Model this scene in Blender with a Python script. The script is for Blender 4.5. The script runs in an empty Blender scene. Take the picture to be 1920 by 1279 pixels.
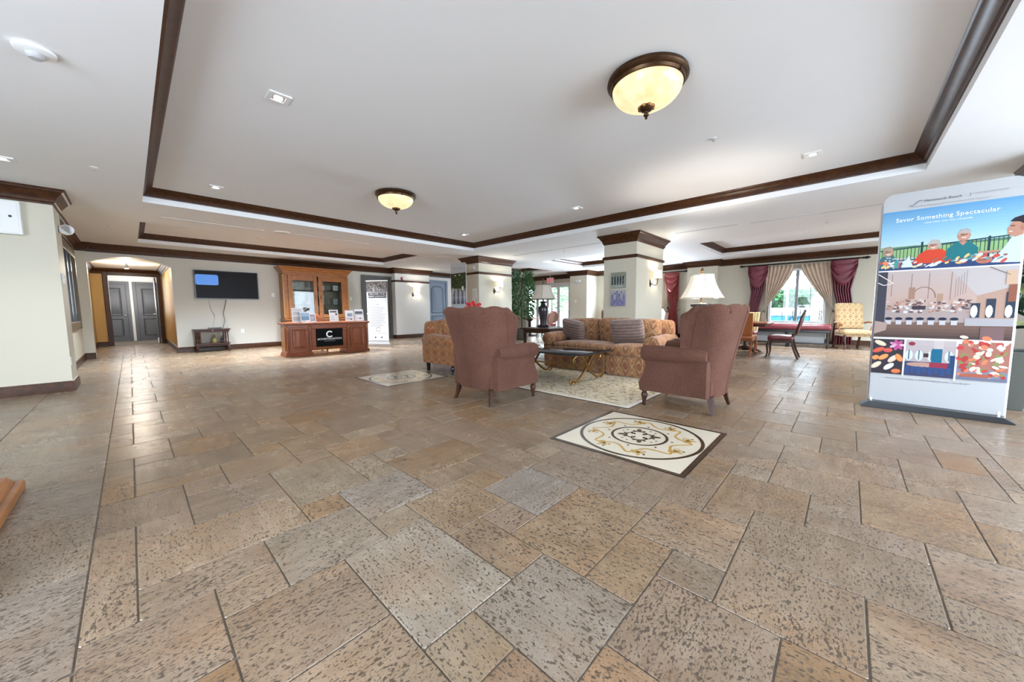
import bpy, bmesh, math, random
from mathutils import Vector, Matrix
R = math.radians
rng = random.Random(7)
sc = bpy.context.scene
col = sc.collection

# ------------------------------------------------------------------ camera
F, PITCH, YAW, ROLL, CAMH = 669.783, -0.086288, 0.754091, -0.0079, 1.088
fw = Vector((math.cos(PITCH)*math.cos(YAW), math.cos(PITCH)*math.sin(YAW), math.sin(PITCH)))
rt0 = Vector((math.sin(YAW), -math.cos(YAW), 0)); up0 = rt0.cross(fw)
rt = rt0*math.cos(ROLL) + up0*math.sin(ROLL); up = up0*math.cos(ROLL) - rt0*math.sin(ROLL)
cd = bpy.data.cameras.new('camera'); cam = bpy.data.objects.new('camera', cd); col.objects.link(cam)
cd.sensor_width = 36; cd.sensor_fit = 'HORIZONTAL'; cd.lens = F*36/1920; cd.clip_start = .02; cd.clip_end = 300
m = Matrix((rt, up, -fw)).transposed().to_4x4(); m.translation = Vector((0, 0, CAMH)); cam.matrix_world = m
sc.camera = cam
def proj(p):
    d = Vector(p)-Vector((0, 0, CAMH)); w = d.dot(fw)
    return (960+F*d.dot(rt)/w, 639.5-F*d.dot(up)/w, w) if w > .05 else (-9e3, -9e3, w)

# ------------------------------------------------------------------ world, exposure, window and fill light
sc.view_settings.view_transform = 'Standard'; sc.view_settings.look = 'None'
sc.view_settings.gamma = 1; sc.view_settings.use_curve_mapping = False
sc.view_settings.exposure = 0.65
w = bpy.data.worlds.new('world'); sc.world = w; w.use_nodes = True
bg = w.node_tree.nodes['Background']; bg.inputs[0].default_value = (.78, .90, 1.04, 1); bg.inputs[1].default_value = 7.0
cy = sc.cycles
cy.max_bounces = 7; cy.diffuse_bounces = 4; cy.glossy_bounces = 4; cy.transmission_bounces = 6; cy.transparent_max_bounces = 8
cy.caustics_reflective = False; cy.caustics_refractive = False; cy.sample_clamp_indirect = 6
cy.use_denoising = True
def area(name, loc, dirv, sx, sy, power, color=(1, 1, 1)):
    l = bpy.data.lights.new(name, 'AREA'); l.shape = 'RECTANGLE'; l.size = sx; l.size_y = sy; l.energy = power; l.color = color
    o = bpy.data.objects.new(name, l); col.objects.link(o); o.location = loc
    o.rotation_euler = Vector(dirv).to_track_quat('-Z', 'Z').to_euler(); return o
# added fill lights behind the camera, and daylight on the window side
DAY = (.77, .91, 1.08)
area('fill_front', (3.3, -4.9, 1.45), (-.2, 1, .5), 5.8, 2.3, 320, DAY)  # added behind the camera, tilted up to brighten the ceiling
area('daylight_terrace', (10.5, -4.9, 1.45), (-.1, 1, .35), 5.5, 2.3, 55, DAY)
area('fill_side', (-3.9, 1.0, 1.45), (1, .35, .75), 5, 2.3, 270, DAY)  # added out of view, tilted up to lift the left of the ceiling
area('daylight_far_window', (14.2, 6.1, 1.45), (-1, .1, .4), 1.7, 1.6, 360, DAY)
for nm_, lc_, sx_, sy_ in (('sky_window', (14.42, 1.2, 1.46), 1.4, 1.7), ('sky_entrance', (14.42, 10.93, 1.2), 2.85, 2.38)):
    area(nm_, lc_, (-1, 0, 0), sx_, sy_, 1).data.cycles.is_portal = True

# ------------------------------------------------------------------ materials
MATS = {}
class NT:
    def __init__(s, name):
        s.m = bpy.data.materials.new(name); s.m.use_nodes = True; s.t = s.m.node_tree
        s.b = s.t.nodes['Principled BSDF']
    def n(s, typ, **kw):
        nd = s.t.nodes.new(typ)
        for k, v in kw.items(): setattr(nd, k, v)
        return nd
    def link(s, a, b): s.t.links.new(a, b)
    def put(s, sock, v):
        if hasattr(v, 'is_linked') or hasattr(v, 'links'): s.link(v, sock)
        else: sock.default_value = v
    def math(s, op, a, b=None, c=None):
        nd = s.n('ShaderNodeMath', operation=op); s.put(nd.inputs[0], a)
        if b is not None: s.put(nd.inputs[1], b)
        if c is not None: s.put(nd.inputs[2], c)
        return nd.outputs[0]
    def mix(s, f, a, b):
        nd = s.n('ShaderNodeMix', data_type='RGBA'); s.put(nd.inputs[0], f)
        s.put(nd.inputs[6], a if not isinstance(a, tuple) else (*a, 1)[:4]); s.put(nd.inputs[7], b if not isinstance(b, tuple) else (*b, 1)[:4]); return nd.outputs[2]
    def mul(s, a, b, f=1.0):
        nd = s.n('ShaderNodeMix', data_type='RGBA', blend_type='MULTIPLY'); nd.inputs[0].default_value = f
        s.put(nd.inputs[6], a if not isinstance(a, tuple) else (*a, 1)[:4]); s.put(nd.inputs[7], b if not isinstance(b, tuple) else (*b, 1)[:4]); return nd.outputs[2]
    def noise(s, vec, scale, detail=3, rough=.55, dim='3D', w=None):
        nd = s.n('ShaderNodeTexNoise', noise_dimensions=dim); nd.inputs['Scale'].default_value = scale
        nd.inputs['Detail'].default_value = detail; nd.inputs['Roughness'].default_value = rough
        if vec is not None: s.link(vec, nd.inputs['Vector'])
        if w is not None: s.put(nd.inputs['W'], w)
        return nd.outputs[0]
    def ramp(s, v, lo, hi):
        nd = s.n('ShaderNodeMapRange', clamp=True); s.put(nd.inputs[0], v); nd.inputs[1].default_value = lo; nd.inputs[2].default_value = hi; return nd.outputs[0]
    def scale(s, vec, v):
        nd = s.n('ShaderNodeVectorMath', operation='MULTIPLY'); s.link(vec, nd.inputs[0]); nd.inputs[1].default_value = v; return nd.outputs[0]
    def pos(s): return s.n('ShaderNodeNewGeometry').outputs['Position']
    def obj(s): return s.n('ShaderNodeTexCoord').outputs['Object']
    def uv(s): return s.n('ShaderNodeTexCoord').outputs['UV']
    def bump(s, h, strength=.3, dist=.01):
        nd = s.n('ShaderNodeBump'); nd.inputs['Strength'].default_value = strength; nd.inputs['Distance'].default_value = dist
        s.link(h, nd.inputs['Height']); s.link(nd.outputs[0], s.b.inputs['Normal'])
def flat(name, c, rough=.5, metal=0, spec=.5, emit=None, es=0, coat=0, bumpn=0, bs=40, var=.0):
    if name in MATS: return MATS[name]
    t = NT(name); b = t.b
    b.inputs['Base Color'].default_value = (*c, 1); b.inputs['Roughness'].default_value = rough; b.inputs['Metallic'].default_value = metal
    b.inputs['Specular IOR Level'].default_value = spec; b.inputs['Coat Weight'].default_value = coat
    if emit: b.inputs['Emission Color'].default_value = (*emit, 1); b.inputs['Emission Strength'].default_value = es
    if var or bumpn:
        n = t.noise(t.obj(), bs, 3)
        if var: t.link(t.mix(t.ramp(n, .3, .7), tuple(x*(1-var) for x in c), tuple(min(1, x*(1+var)) for x in c)), b.inputs['Base Color'])
        if bumpn: t.bump(n, bumpn, .005)
    MATS[name] = t.m; return t.m
def wood(name, dark, light, rough=.36, sc_=(3, 3, 30), coat=.1):
    t = NT(name); v = t.scale(t.obj(), sc_)
    n = t.noise(v, 2.2, 5, .65); n2 = t.noise(t.obj(), 1.3, 2)
    f = t.math('ADD', t.math('MULTIPLY', t.ramp(n, .3, .7), .75), t.math('MULTIPLY', n2, .25))
    t.link(t.mix(f, dark, light), t.b.inputs['Base Color']); t.b.inputs['Roughness'].default_value = rough
    t.b.inputs['Coat Weight'].default_value = coat; t.b.inputs['Coat Roughness'].default_value = .15
    t.b.inputs['Specular IOR Level'].default_value = .28; MATS[name] = t.m; return t.m
def paint(name, c, rough=.6):
    t = NT(name); n = t.noise(t.pos(), 1.2, 3); f = t.noise(t.pos(), 180, 2)
    t.link(t.mix(n, tuple(x*.97 for x in c), tuple(min(1, x*1.02) for x in c)), t.b.inputs['Base Color'])
    t.b.inputs['Roughness'].default_value = rough; t.b.inputs['Specular IOR Level'].default_value = .3; t.bump(f, .05, .002)
    MATS[name] = t.m; return t.m
M_ceil = paint('ceiling_paint', (.83, .83, .83), .7)
M_cream = paint('cream_paint', (.57, .53, .425), .45)
M_grey = paint('greige_paint', (.56, .54, .475), .5)
M_white = paint('white_wall_paint', (.78, .77, .73), .45)
M_mustard = paint('mustard_paint', (.52, .33, .11), .5)
M_trim = wood('dark_walnut_trim', (.020, .007, .003), (.088, .031, .0095), .38, (8, 8, 8), .03)
M_darkwood = wood('dark_furniture_wood', (.022, .008, .005), (.07, .025, .013), .42)
M_cherry = wood('cherry_wood', (.13, .032, .012), (.30, .085, .028), .3, (3, 3, 22))
M_honey = wood('honey_wood', (.20, .07, .022), (.42, .17, .05), .32, (3, 3, 22))
M_black = flat('black_gloss', (.012, .012, .013), .25)
M_iron = flat('black_iron', (.015, .014, .014), .45, .6)
M_bronze = flat('bronze', (.075, .038, .017), .35, .8, var=.2, bs=25)
M_gold = flat('antique_gold', (.30, .16, .05), .32, .85, var=.25, bs=30)
M_silver = flat('brushed_silver', (.6, .6, .62), .3, .9)
M_wplastic = flat('white_plastic', (.8, .8, .79), .4)
M_paper = flat('white_paper', (.82, .82, .82), .6)
M_doorgrey = flat('grey_door_paint', (.085, .088, .095), .4)
M_doorblue = flat('blue_grey_door_paint', (.20, .25, .33), .4)
M_doordark = flat('dark_door_paint', (.10, .10, .095), .4)
M_burg = flat('burgundy_leather', (.15, .025, .032), .3, var=.15, bs=12)
M_tan = flat('orange_leather', (.33, .105, .035), .38, var=.12, bs=14)
M_steel_dark = flat('dark_base_metal', (.03, .032, .036), .35, .3)
def glass(name, tint=(1, 1, 1), rough=0.0):
    t = NT(name); b = t.b; nt = t.t; nt.nodes.remove(b)
    out = nt.nodes['Material Output']; tr = t.n('ShaderNodeBsdfTransparent'); gl = t.n('ShaderNodeBsdfGlossy'); mx = t.n('ShaderNodeMixShader'); fr = t.n('ShaderNodeFresnel')
    tr.inputs[0].default_value = (*tint, 1); gl.inputs['Roughness'].default_value = .02; fr.inputs[0].default_value = 1.5
    t.link(fr.outputs[0], mx.inputs[0]); t.link(tr.outputs[0], mx.inputs[1]); t.link(gl.outputs[0], mx.inputs[2]); t.link(mx.outputs[0], out.inputs[0])
    MATS[name] = t.m; return t.m
M_glass = glass('clear_glass', (.93, .96, .95)); M_smoke = glass('smoked_table_glass', (.35, .37, .38)); M_acryl = glass('acrylic', (.96, .97, .98))
M_mirror = flat('cabinet_mirror', (.15, .12, .08), .2, .2)

def chenille(name, a, b_):
    t = NT(name); n = t.noise(t.obj(), 90, 4, .7); n2 = t.noise(t.obj(), 3, 3)
    f = t.math('ADD', t.math('MULTIPLY', t.ramp(n, .35, .65), .6), t.math('MULTIPLY', t.ramp(n2, .3, .7), .4))
    t.link(t.mix(f, a, b_), t.b.inputs['Base Color']); t.b.inputs['Roughness'].default_value = .9
    t.b.inputs['Sheen Weight'].default_value = .14; t.b.inputs['Sheen Tint'].default_value = (.9, .45, .3, 1); t.b.inputs['Specular IOR Level'].default_value = .15
    t.bump(n, .5, .004); MATS[name] = t.m; return t.m
M_chen = chenille('russet_chenille', (.060, .026, .018), (.135, .062, .043))
def damask(name, field, field2, line, motif, p=.16, q=.25):
    t = NT(name); sx = t.n('ShaderNodeSeparateXYZ'); t.link(t.uv(), sx.inputs[0])
    wob = t.noise(t.uv(), 9, 2)
    u = t.math('MULTIPLY', sx.outputs[0], 2*math.pi/p); v = t.math('MULTIPLY', sx.outputs[1], 2*math.pi/q)
    v2 = t.math('MULTIPLY_ADD', t.math('SINE', t.math('MULTIPLY', v, 2.0)), .35, v)
    u2 = t.math('MULTIPLY_ADD', t.math('SINE', t.math('MULTIPLY', v, 1.0)), .25, u)
    f = t.math('ADD', t.math('COSINE', u2), t.math('COSINE', v2)); f = t.math('MULTIPLY_ADD', t.math('SUBTRACT', wob, .5), .9, f)
    a = t.math('ABSOLUTE', f)
    lines = t.math('SUBTRACT', 1, t.ramp(a, .12, .30))
    ring = t.math('SUBTRACT', 1, t.ramp(t.math('ABSOLUTE', t.math('SUBTRACT', a, 1.05)), .08, .22))
    fine = t.noise(t.uv(), 60, 3, .7); big = t.noise(t.uv(), 2.5, 2)
    base = t.mix(t.ramp(f, -.3, .3), field, field2)
    base = t.mix(t.math('MULTIPLY', t.ramp(a, 1.3, 1.7), .8), base, motif)
    base = t.mix(t.math('MULTIPLY', ring, .55), base, line)
    base = t.mix(t.math('MULTIPLY', lines, t.math('MULTIPLY_ADD', wob, .7, .15)), base, line)
    base = t.mul(base, t.mix(t.ramp(fine, .3, .7), (.50, .48, .46), (1.38, 1.32, 1.25)))
    t.link(base, t.b.inputs['Base Color']); t.b.inputs['Roughness'].default_value = .85; t.b.inputs['Sheen Weight'].default_value = .2
    t.b.inputs['Specular IOR Level'].default_value = .2; t.bump(fine, .4, .003); MATS[name] = t.m; return t.m
M_dam = damask('rust_damask', (.20, .088, .042), (.26, .13, .058), (.38, .265, .15), (.20, .075, .04), .23, .36)
M_dam2 = damask('gold_damask', (.25, .105, .035), (.20, .08, .032), (.34, .21, .11), (.22, .06, .02), .23, .36)
M_floral = damask('cream_floral', (.38, .275, .14), (.30, .20, .085), (.47, .41, .29), (.27, .11, .06), .12, .17)
M_outarm = chenille('taupe_weave', (.10, .055, .045), (.18, .11, .085))
def stripes(name, a, b_, n=120, axis=1):
    t = NT(name); sx = t.n('ShaderNodeSeparateXYZ'); t.link(t.uv(), sx.inputs[0])
    s = t.math('SINE', t.math('MULTIPLY', sx.outputs[axis], n)); nz = t.noise(t.uv(), 14, 4, .7)
    f = t.math('ADD', t.math('MULTIPLY', s, .25), nz)
    t.link(t.mix(t.ramp(f, .25, .75), a, b_), t.b.inputs['Base Color']); t.b.inputs['Roughness'].default_value = .8; t.b.inputs['Sheen Weight'].default_value = .3
    t.bump(s, .3, .003); MATS[name] = t.m; return t.m
M_pillow = stripes('taupe_striped_silk', (.10, .06, .05), (.20, .135, .11))
M_goldstripe = stripes('gold_striped_fabric', (.32, .22, .06), (.55, .45, .22), 110, 0)
M_drape = flat('burgundy_drape', (.16, .030, .045), .45, var=.25, bs=6)
M_drape2 = flat('red_drape', (.21, .022, .02), .5, var=.25, bs=6)
M_sheer = flat('beige_sheer', (.56, .44, .33), .6, var=.08, bs=8)
M_shade = flat('cream_shade', (.72, .66, .55), .8, emit=(1, .88, .68), es=.28)
M_shade2 = flat('grey_linen_shade', (.50, .44, .36), .8)
M_shade3 = flat('sconce_shade', (.8, .72, .55), .7, emit=(1, .84, .58), es=1.2)
M_leaf = flat('leaf_green', (.035, .11, .028), .4, var=.5, bs=6)
M_leafdark = flat('dark_leaf', (.014, .045, .022), .35, var=.5, bs=5)
M_leafyel = flat('variegated_leaf', (.20, .23, .09), .4, var=.4, bs=10)
M_pot = flat('grey_green_pot', (.085, .09, .08), .45)
M_red = flat('red_petals', (.55, .02, .03), .5)
def attrmat(name, rough=.5, attr='tint', spec=.4):
    t = NT(name); a = t.n('ShaderNodeAttribute', attribute_name=attr); t.link(a.outputs['Color'], t.b.inputs['Base Color'])
    t.b.inputs['Roughness'].default_value = rough; t.b.inputs['Specular IOR Level'].default_value = spec; MATS[name] = t.m; return t.m
M_print = attrmat('printed_vinyl', .55, spec=.2)
def bowl_mat():
    t = NT('alabaster_bowl'); n = t.noise(t.obj(), 9, 4, .6)
    c = t.mix(t.ramp(n, .35, .7), (1, .66, .33), (1, .86, .54)); t.link(t.mul(c, (.35, .35, .35)), t.b.inputs['Base Color'])
    t.link(c, t.b.inputs['Emission Color']); t.b.inputs['Emission Strength'].default_value = .66; t.b.inputs['Roughness'].default_value = .3; MATS['bowl'] = t.m; return t.m
M_bowl = bowl_mat()
M_led = flat('downlight_lens', (1, 1, 1), .4, emit=(1, .97, .92), es=7)

def travertine(name, per_object):
    t = NT(name)
    if per_object:
        oi = t.n('ShaderNodeObjectInfo'); tint = oi.outputs['Color']; rnd = oi.outputs['Random']
    else:
        at = t.n('ShaderNodeAttribute', attribute_name='tint'); tint = at.outputs['Color']; rnd = at.outputs['Alpha']
    p = t.pos(); sx = t.n('ShaderNodeSeparateXYZ'); t.link(p, sx.inputs[0])
    sw = t.math('GREATER_THAN', t.math('FRACT', t.math('MULTIPLY', rnd, 7.31)), .5)
    a = t.n('ShaderNodeMix', data_type='FLOAT'); t.link(sw, a.inputs[0]); t.link(sx.outputs[0], a.inputs[2]); t.link(sx.outputs[1], a.inputs[3])
    b = t.n('ShaderNodeMix', data_type='FLOAT'); t.link(sw, b.inputs[0]); t.link(sx.outputs[1], b.inputs[2]); t.link(sx.outputs[0], b.inputs[3])
    cb = t.n('ShaderNodeCombineXYZ'); t.link(a.outputs[0], cb.inputs[0]); t.link(b.outputs[0], cb.inputs[1]); t.link(t.math('MULTIPLY', rnd, 91.0), cb.inputs[2])
    v = cb.outputs[0]
    cloud = t.noise(v, 3.2, 4, .6); band = t.noise(t.scale(v, (1.6, 9, 1)), 2.6, 5, .65)
    pit = t.noise(t.scale(v, (1, 1.8, 1)), 56, 2.0, .5); pit2 = t.noise(t.scale(v, (1, 1.6, 1)), 125, 1.5, .5); dens = t.noise(v, 4.5, 3, .6)
    th = t.math('MULTIPLY_ADD', t.math('SUBTRACT', dens, .5), .20, t.math('SUBTRACT', pit, .0))
    pits = t.ramp(th, .585, .612); th2 = t.math('MULTIPLY_ADD', t.math('SUBTRACT', dens, .5), .18, pit2)
    pits2 = t.ramp(th2, .60, .635); pits = t.math('MAXIMUM', pits, t.math('MULTIPLY', pits2, .75))
    c = t.mul(tint, t.mix(t.ramp(cloud, .2, .8), (.82, .79, .76), (1.18, 1.19, 1.20)))
    c = t.mul(c, t.mix(t.ramp(band, .35, .65), (.88, .84, .80), (1.07, 1.08, 1.1)))
    orange = t.ramp(t.noise(v, 2.3, 2, .5), .5, .78)
    c = t.mix(t.math('MULTIPLY', orange, .45), c, t.mul(c, (1.12, .80, .55)))
    c = t.mix(t.math('MULTIPLY', pits, .88), c, (.075, .052, .034))
    t.link(c, t.b.inputs['Base Color'])
    t.link(t.math('MULTIPLY_ADD', pits, .35, t.math('MULTIPLY_ADD', cloud, .04, .25)), t.b.inputs['Roughness']); t.b.inputs['Specular IOR Level'].default_value = .36
    t.bump(t.math('SUBTRACT', t.math('MULTIPLY', band, .12), pits), .32, .0035)
    MATS[name] = t.m; return t.m
M_tile = travertine('travertine_tile', True); M_tilebulk = travertine('travertine_tile_far', False)
M_grout = flat('grout', (.15, .122, .095), .9, var=.15, bs=30)
def marble(name, a, b_):
    t = NT(name); n = t.noise(t.obj(), 5, 5, .6); t.link(t.mix(n, a, b_), t.b.inputs['Base Color']); t.b.inputs['Roughness'].default_value = .22; MATS[name] = t.m; return t.m
M_mcream = marble('cream_marble', (.60, .52, .39), (.72, .65, .52)); M_mdark = marble('dark_brown_marble', (.035, .021, .013), (.075, .046, .028)); M_mgold = marble('gold_marble', (.42, .23, .05), (.55, .35, .11))
def rug_mat():
    t = NT('cream_rug'); o = t.obj(); n1 = t.noise(o, 14, 3, .65); n2 = t.noise(o, 22, 3, .6, w=None); n3 = t.noise(t.scale(o, (1, 1, 1)), 9, 4, .7); f = t.noise(o, 240, 2)
    c = t.mix(t.ramp(n1, .53, .60), (.60, .53, .40), (.30, .25, .14)); c = t.mix(t.ramp(n2, .60, .66), c, (.15, .11, .08)); c = t.mix(t.ramp(n3, .57, .66), c, (.50, .38, .17))
    t.link(c, t.b.inputs['Base Color']); t.b.inputs['Roughness'].default_value = .95; t.bump(f, .6, .003); MATS['rug'] = t.m; return t.m
M_rug = rug_mat(); M_rugedge = flat('pale_rug_edge', (.66, .62, .55), .95)

# ------------------------------------------------------------------ mesh helpers
class MB:
    def __init__(s): s.v = []; s.f = []; s.c = []; s.cur = None
    def add(s, vs, fs):
        o = len(s.v); s.v += [tuple(p) for p in vs]; s.f += [tuple(i+o for i in f) for f in fs]; s.c += [s.cur]*len(fs); return s
    def box(s, x0, y0, z0, x1, y1, z1):
        return s.add([(x0, y0, z0), (x1, y0, z0), (x1, y1, z0), (x0, y1, z0), (x0, y0, z1), (x1, y0, z1), (x1, y1, z1), (x0, y1, z1)],
                     [(0, 3, 2, 1), (4, 5, 6, 7), (0, 1, 5, 4), (1, 2, 6, 5), (2, 3, 7, 6), (3, 0, 4, 7)])
    def frustum(s, x0, y0, z0, x1, y1, z1, a):   # box whose top is inset by a
        return s.add([(x0, y0, z0), (x1, y0, z0), (x1, y1, z0), (x0, y1, z0), (x0+a, y0+a, z1), (x1-a, y0+a, z1), (x1-a, y1-a, z1), (x0+a, y1-a, z1)],
                     [(0, 3, 2, 1), (4, 5, 6, 7), (0, 1, 5, 4), (1, 2, 6, 5), (2, 3, 7, 6), (3, 0, 4, 7)])
    def loft(s, rings, closed=True, caps=True):
        n = len(rings[0]); vs = [p for r in rings for p in r]; fs = []
        for i in range(len(rings)-1):
            for j in range(n if closed else n-1):
                k = (j+1) % n; fs.append((i*n+j, i*n+k, (i+1)*n+k, (i+1)*n+j))
        if caps and closed: fs.append(tuple(range(n-1, -1, -1))); fs.append(tuple((len(rings)-1)*n+j for j in range(n)))
        return s.add(vs, fs)
    def lathe(s, c, prof, n=24):
        return s.loft([[(c[0]+r*math.cos(2*math.pi*j/n), c[1]+r*math.sin(2*math.pi*j/n), c[2]+z) for j in range(n)] for r, z in prof])
    def tube(s, pts, r, n=8, caps=True):
        pts = [Vector(p) for p in pts]; rs = r if isinstance(r, (list, tuple)) else [r]*len(pts); rings = []; u = None
        for i, p in enumerate(pts):
            d = (pts[min(i+1, len(pts)-1)]-pts[max(i-1, 0)]).normalized()
            if u is None: u = d.orthogonal().normalized()
            u = (u-d*u.dot(d)).normalized(); v = d.cross(u)
            rings.append([p+(u*math.cos(2*math.pi*k/n)+v*math.sin(2*math.pi*k/n))*rs[i] for k in range(n)])
        return s.loft(rings, True, caps)
    def bar(s, p0, p1, a, b, upv=(0, 0, 1)):     # rectangular bar between two points
        p0 = Vector(p0); p1 = Vector(p1); d = (p1-p0).normalized(); u = Vector(upv); u = (u-d*u.dot(d)).normalized() if abs(d.dot(u)) < .99 else d.orthogonal().normalized(); v = d.cross(u)
        q = lambda p: [p+u*a/2+v*b/2, p-u*a/2+v*b/2, p-u*a/2-v*b/2, p+u*a/2-v*b/2]
        return s.loft([q(p0), q(p1)])
    def prism(s, poly, t0, t1, fn):              # 2-D outline extruded; fn(a,b,t) -> point
        return s.loft([[fn(a, b, t0) for a, b in poly], [fn(a, b, t1) for a, b in poly]])
    def cushion(s, c, size, r=.05, puff=.03, n=8, mat=None, axis=2):
        hx, hy, hz = [x/2 for x in size]; vs = []; fs = []; idx = {}
        def P(a, b, cc):
            key = (round(a, 5), round(b, 5), round(cc, 5))
            if key in idx: return idx[key]
            q = Vector((a*hx, b*hy, cc*hz)); inn = Vector((max(-hx+r, min(hx-r, q.x)), max(-hy+r, min(hy-r, q.y)), max(-hz+r, min(hz-r, q.z))))
            d = q-inn
            if d.length > 1e-6: q = inn+d.normalized()*r
            t = (a, b, cc); oth = [i for i in range(3) if i != axis]
            q[axis] += puff*t[axis]*(1-t[oth[0]]**2)*(1-t[oth[1]]**2)
            if mat: q = mat @ q
            vs.append(q+Vector(c)); idx[key] = len(vs)-1; return idx[key]
        g = [math.sin(math.pi/2*(-1+2*i/n)) for i in range(n+1)]
        for ax in range(3):
            for sg in (-1, 1):
                for i in range(n):
                    for j in range(n):
                        def Q(a, b):
                            l = [0, 0, 0]; l[ax] = sg; l[(ax+1) % 3] = a; l[(ax+2) % 3] = b; return P(*l)
                        f = (Q(g[i], g[j]), Q(g[i+1], g[j]), Q(g[i+1], g[j+1]), Q(g[i], g[j+1])); fs.append(f if sg > 0 else f[::-1])
        return s.add(vs, fs)
    def sphere(s, c, r, n=12, k=(1, 1, 1)):
        return s.loft([[(c[0]+k[0]*r*math.sin(a)*math.cos(2*math.pi*j/n), c[1]+k[1]*r*math.sin(a)*math.sin(2*math.pi*j/n), c[2]-k[2]*r*math.cos(a)) for j in range(n)] for a in [max(.02, min(math.pi-.02, math.pi*i/(n//2))) for i in range(n//2+1)]])
    def build(s, name, mat, parent=None, smooth=35, bevel=0, kind=None, segs=2, loc=None):
        me = bpy.data.meshes.new(name); me.from_pydata(s.v, [], s.f); me.validate()
        bm = bmesh.new(); bm.from_mesh(me); bmesh.ops.recalc_face_normals(bm, faces=bm.faces)
        ul = bm.loops.layers.uv.new('UVMap')
        for f in bm.faces:
            n = f.normal; ax = max(range(3), key=lambda i: abs(n[i]))
            for l in f.loops:
                p = l.vert.co; l[ul].uv = (p.y, p.z) if ax == 0 else ((p.x, p.z) if ax == 1 else (p.x, p.y))
        bm.to_mesh(me); bm.free()
        if any(c is not None for c in s.c) and len(me.polygons) == len(s.c):
            a = me.attributes.new('tint', 'FLOAT_COLOR', 'FACE')
            for i, c in enumerate(s.c): a.data[i].color = (*(c or (.5, .5, .5)), 1)[:4]
        me.materials.append(mat)
        if smooth:
            me.shade_smooth()
            me.set_sharp_from_angle(angle=R(smooth))
        o = bpy.data.objects.new(name, me); col.objects.link(o)
        if parent: o.parent = parent
        if loc: o.location = loc
        if bevel:
            md = o.modifiers.new('bevel', 'BEVEL'); md.width = bevel; md.segments = segs; md.limit_method = 'ANGLE'; md.angle_limit = R(40); md.use_clamp_overlap = True; md.harden_normals = bool(smooth)
        if kind: o['kind'] = kind
        return o
def box(x0, y0, z0, x1, y1, z1): return MB().box(x0, y0, z0, x1, y1, z1)
def thing(name, label, cat, loc=(0, 0, 0), rz=0, group=None):
    o = bpy.data.objects.new(name, None); o.empty_display_size = .1; col.objects.link(o); o.location = loc; o.rotation_euler = (0, 0, rz)
    o['label'] = label; o['category'] = cat
    if group: o['group'] = group
    return o
def tag(o, label, cat, group=None):
    o['label'] = label; o['category'] = cat
    if group: o['group'] = group
    return o
def struct(o): o['kind'] = 'structure'; return o
def copy_tree(o, parent=None):
    c = o.copy(); col.objects.link(c); c.parent = parent
    for ch in o.children: copy_tree(ch, c)
    return c
FONTS = []
def lettering(text, parent, mat, size, loc, rot, align='CENTER', name='lettering', ext=.0004, spacing=1.0, shear=0):
    cu = bpy.data.curves.new(name, 'FONT'); cu.body = text; cu.size = size; cu.align_x = align; cu.align_y = 'CENTER'; cu.extrude = ext; cu.space_character = spacing; cu.shear = shear; cu.resolution_u = 2
    cu.materials.append(mat); o = bpy.data.objects.new(name, cu); col.objects.link(o); o.parent = parent; o.location = loc; o.rotation_euler = rot; FONTS.append(o); return o
def offset_path(pts, d, closed):
    n = len(pts); out = []
    for i in range(n):
        p = Vector(pts[i]); a = Vector(pts[i-1]) if (closed or i > 0) else None; b = Vector(pts[(i+1) % n]) if (closed or i < n-1) else None
        d1 = (p-a).normalized() if a is not None else (b-p).normalized(); d2 = (b-p).normalized() if b is not None else d1
        n1 = Vector((d1.y, -d1.x)); n2 = Vector((d2.y, -d2.x)); mvec = (n1+n2); mvec = mvec/max(.2, mvec.dot(n1)) if mvec.length > 1e-6 else n1
        out.append(p+mvec*d)
    return out
def sweep(pts, prof, z0, closed=False, mb=None):   # profile (d to the right of travel, z)
    mb = mb or MB(); rings = []
    offs = [offset_path(pts, d, closed) for d, z in prof]
    for i in range(len(pts)): rings.append([(offs[k][i].x, offs[k][i].y, z0+prof[k][1]) for k in range(len(prof))])
    if closed: rings.append(rings[0])
    return mb.loft(rings, True, not closed)
def rect_path(x0, y0, x1, y1, inward=True):
    p = [(x0, y0), (x0, y1), (x1, y1), (x1, y0)]      # clockwise: right of travel is inside
    return p if inward else p[::-1]
CROWN = [(0, -.20), (.012, -.20), (.016, -.178), (.03, -.165), (.034, -.13), (.055, -.10), (.085, -.055), (.092, -.045), (.115, -.035), (.12, -.012), (.13, 0), (0, 0)]
TRAYC = [(0, -.125), (.012, -.125), (.016, -.108), (.035, -.098), (.045, -.07), (.085, -.032), (.1, -.025), (.112, -.01), (.118, 0), (0, 0)]
BASE = [(0, 0), (.022, 0), (.022, .10), (.016, .115), (.012, .14), (0, .145)]
RAIL = [(0, -.035), (.02, -.035), (.03, -.012), (.03, .018), (.018, .035), (0, .035)]

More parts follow.
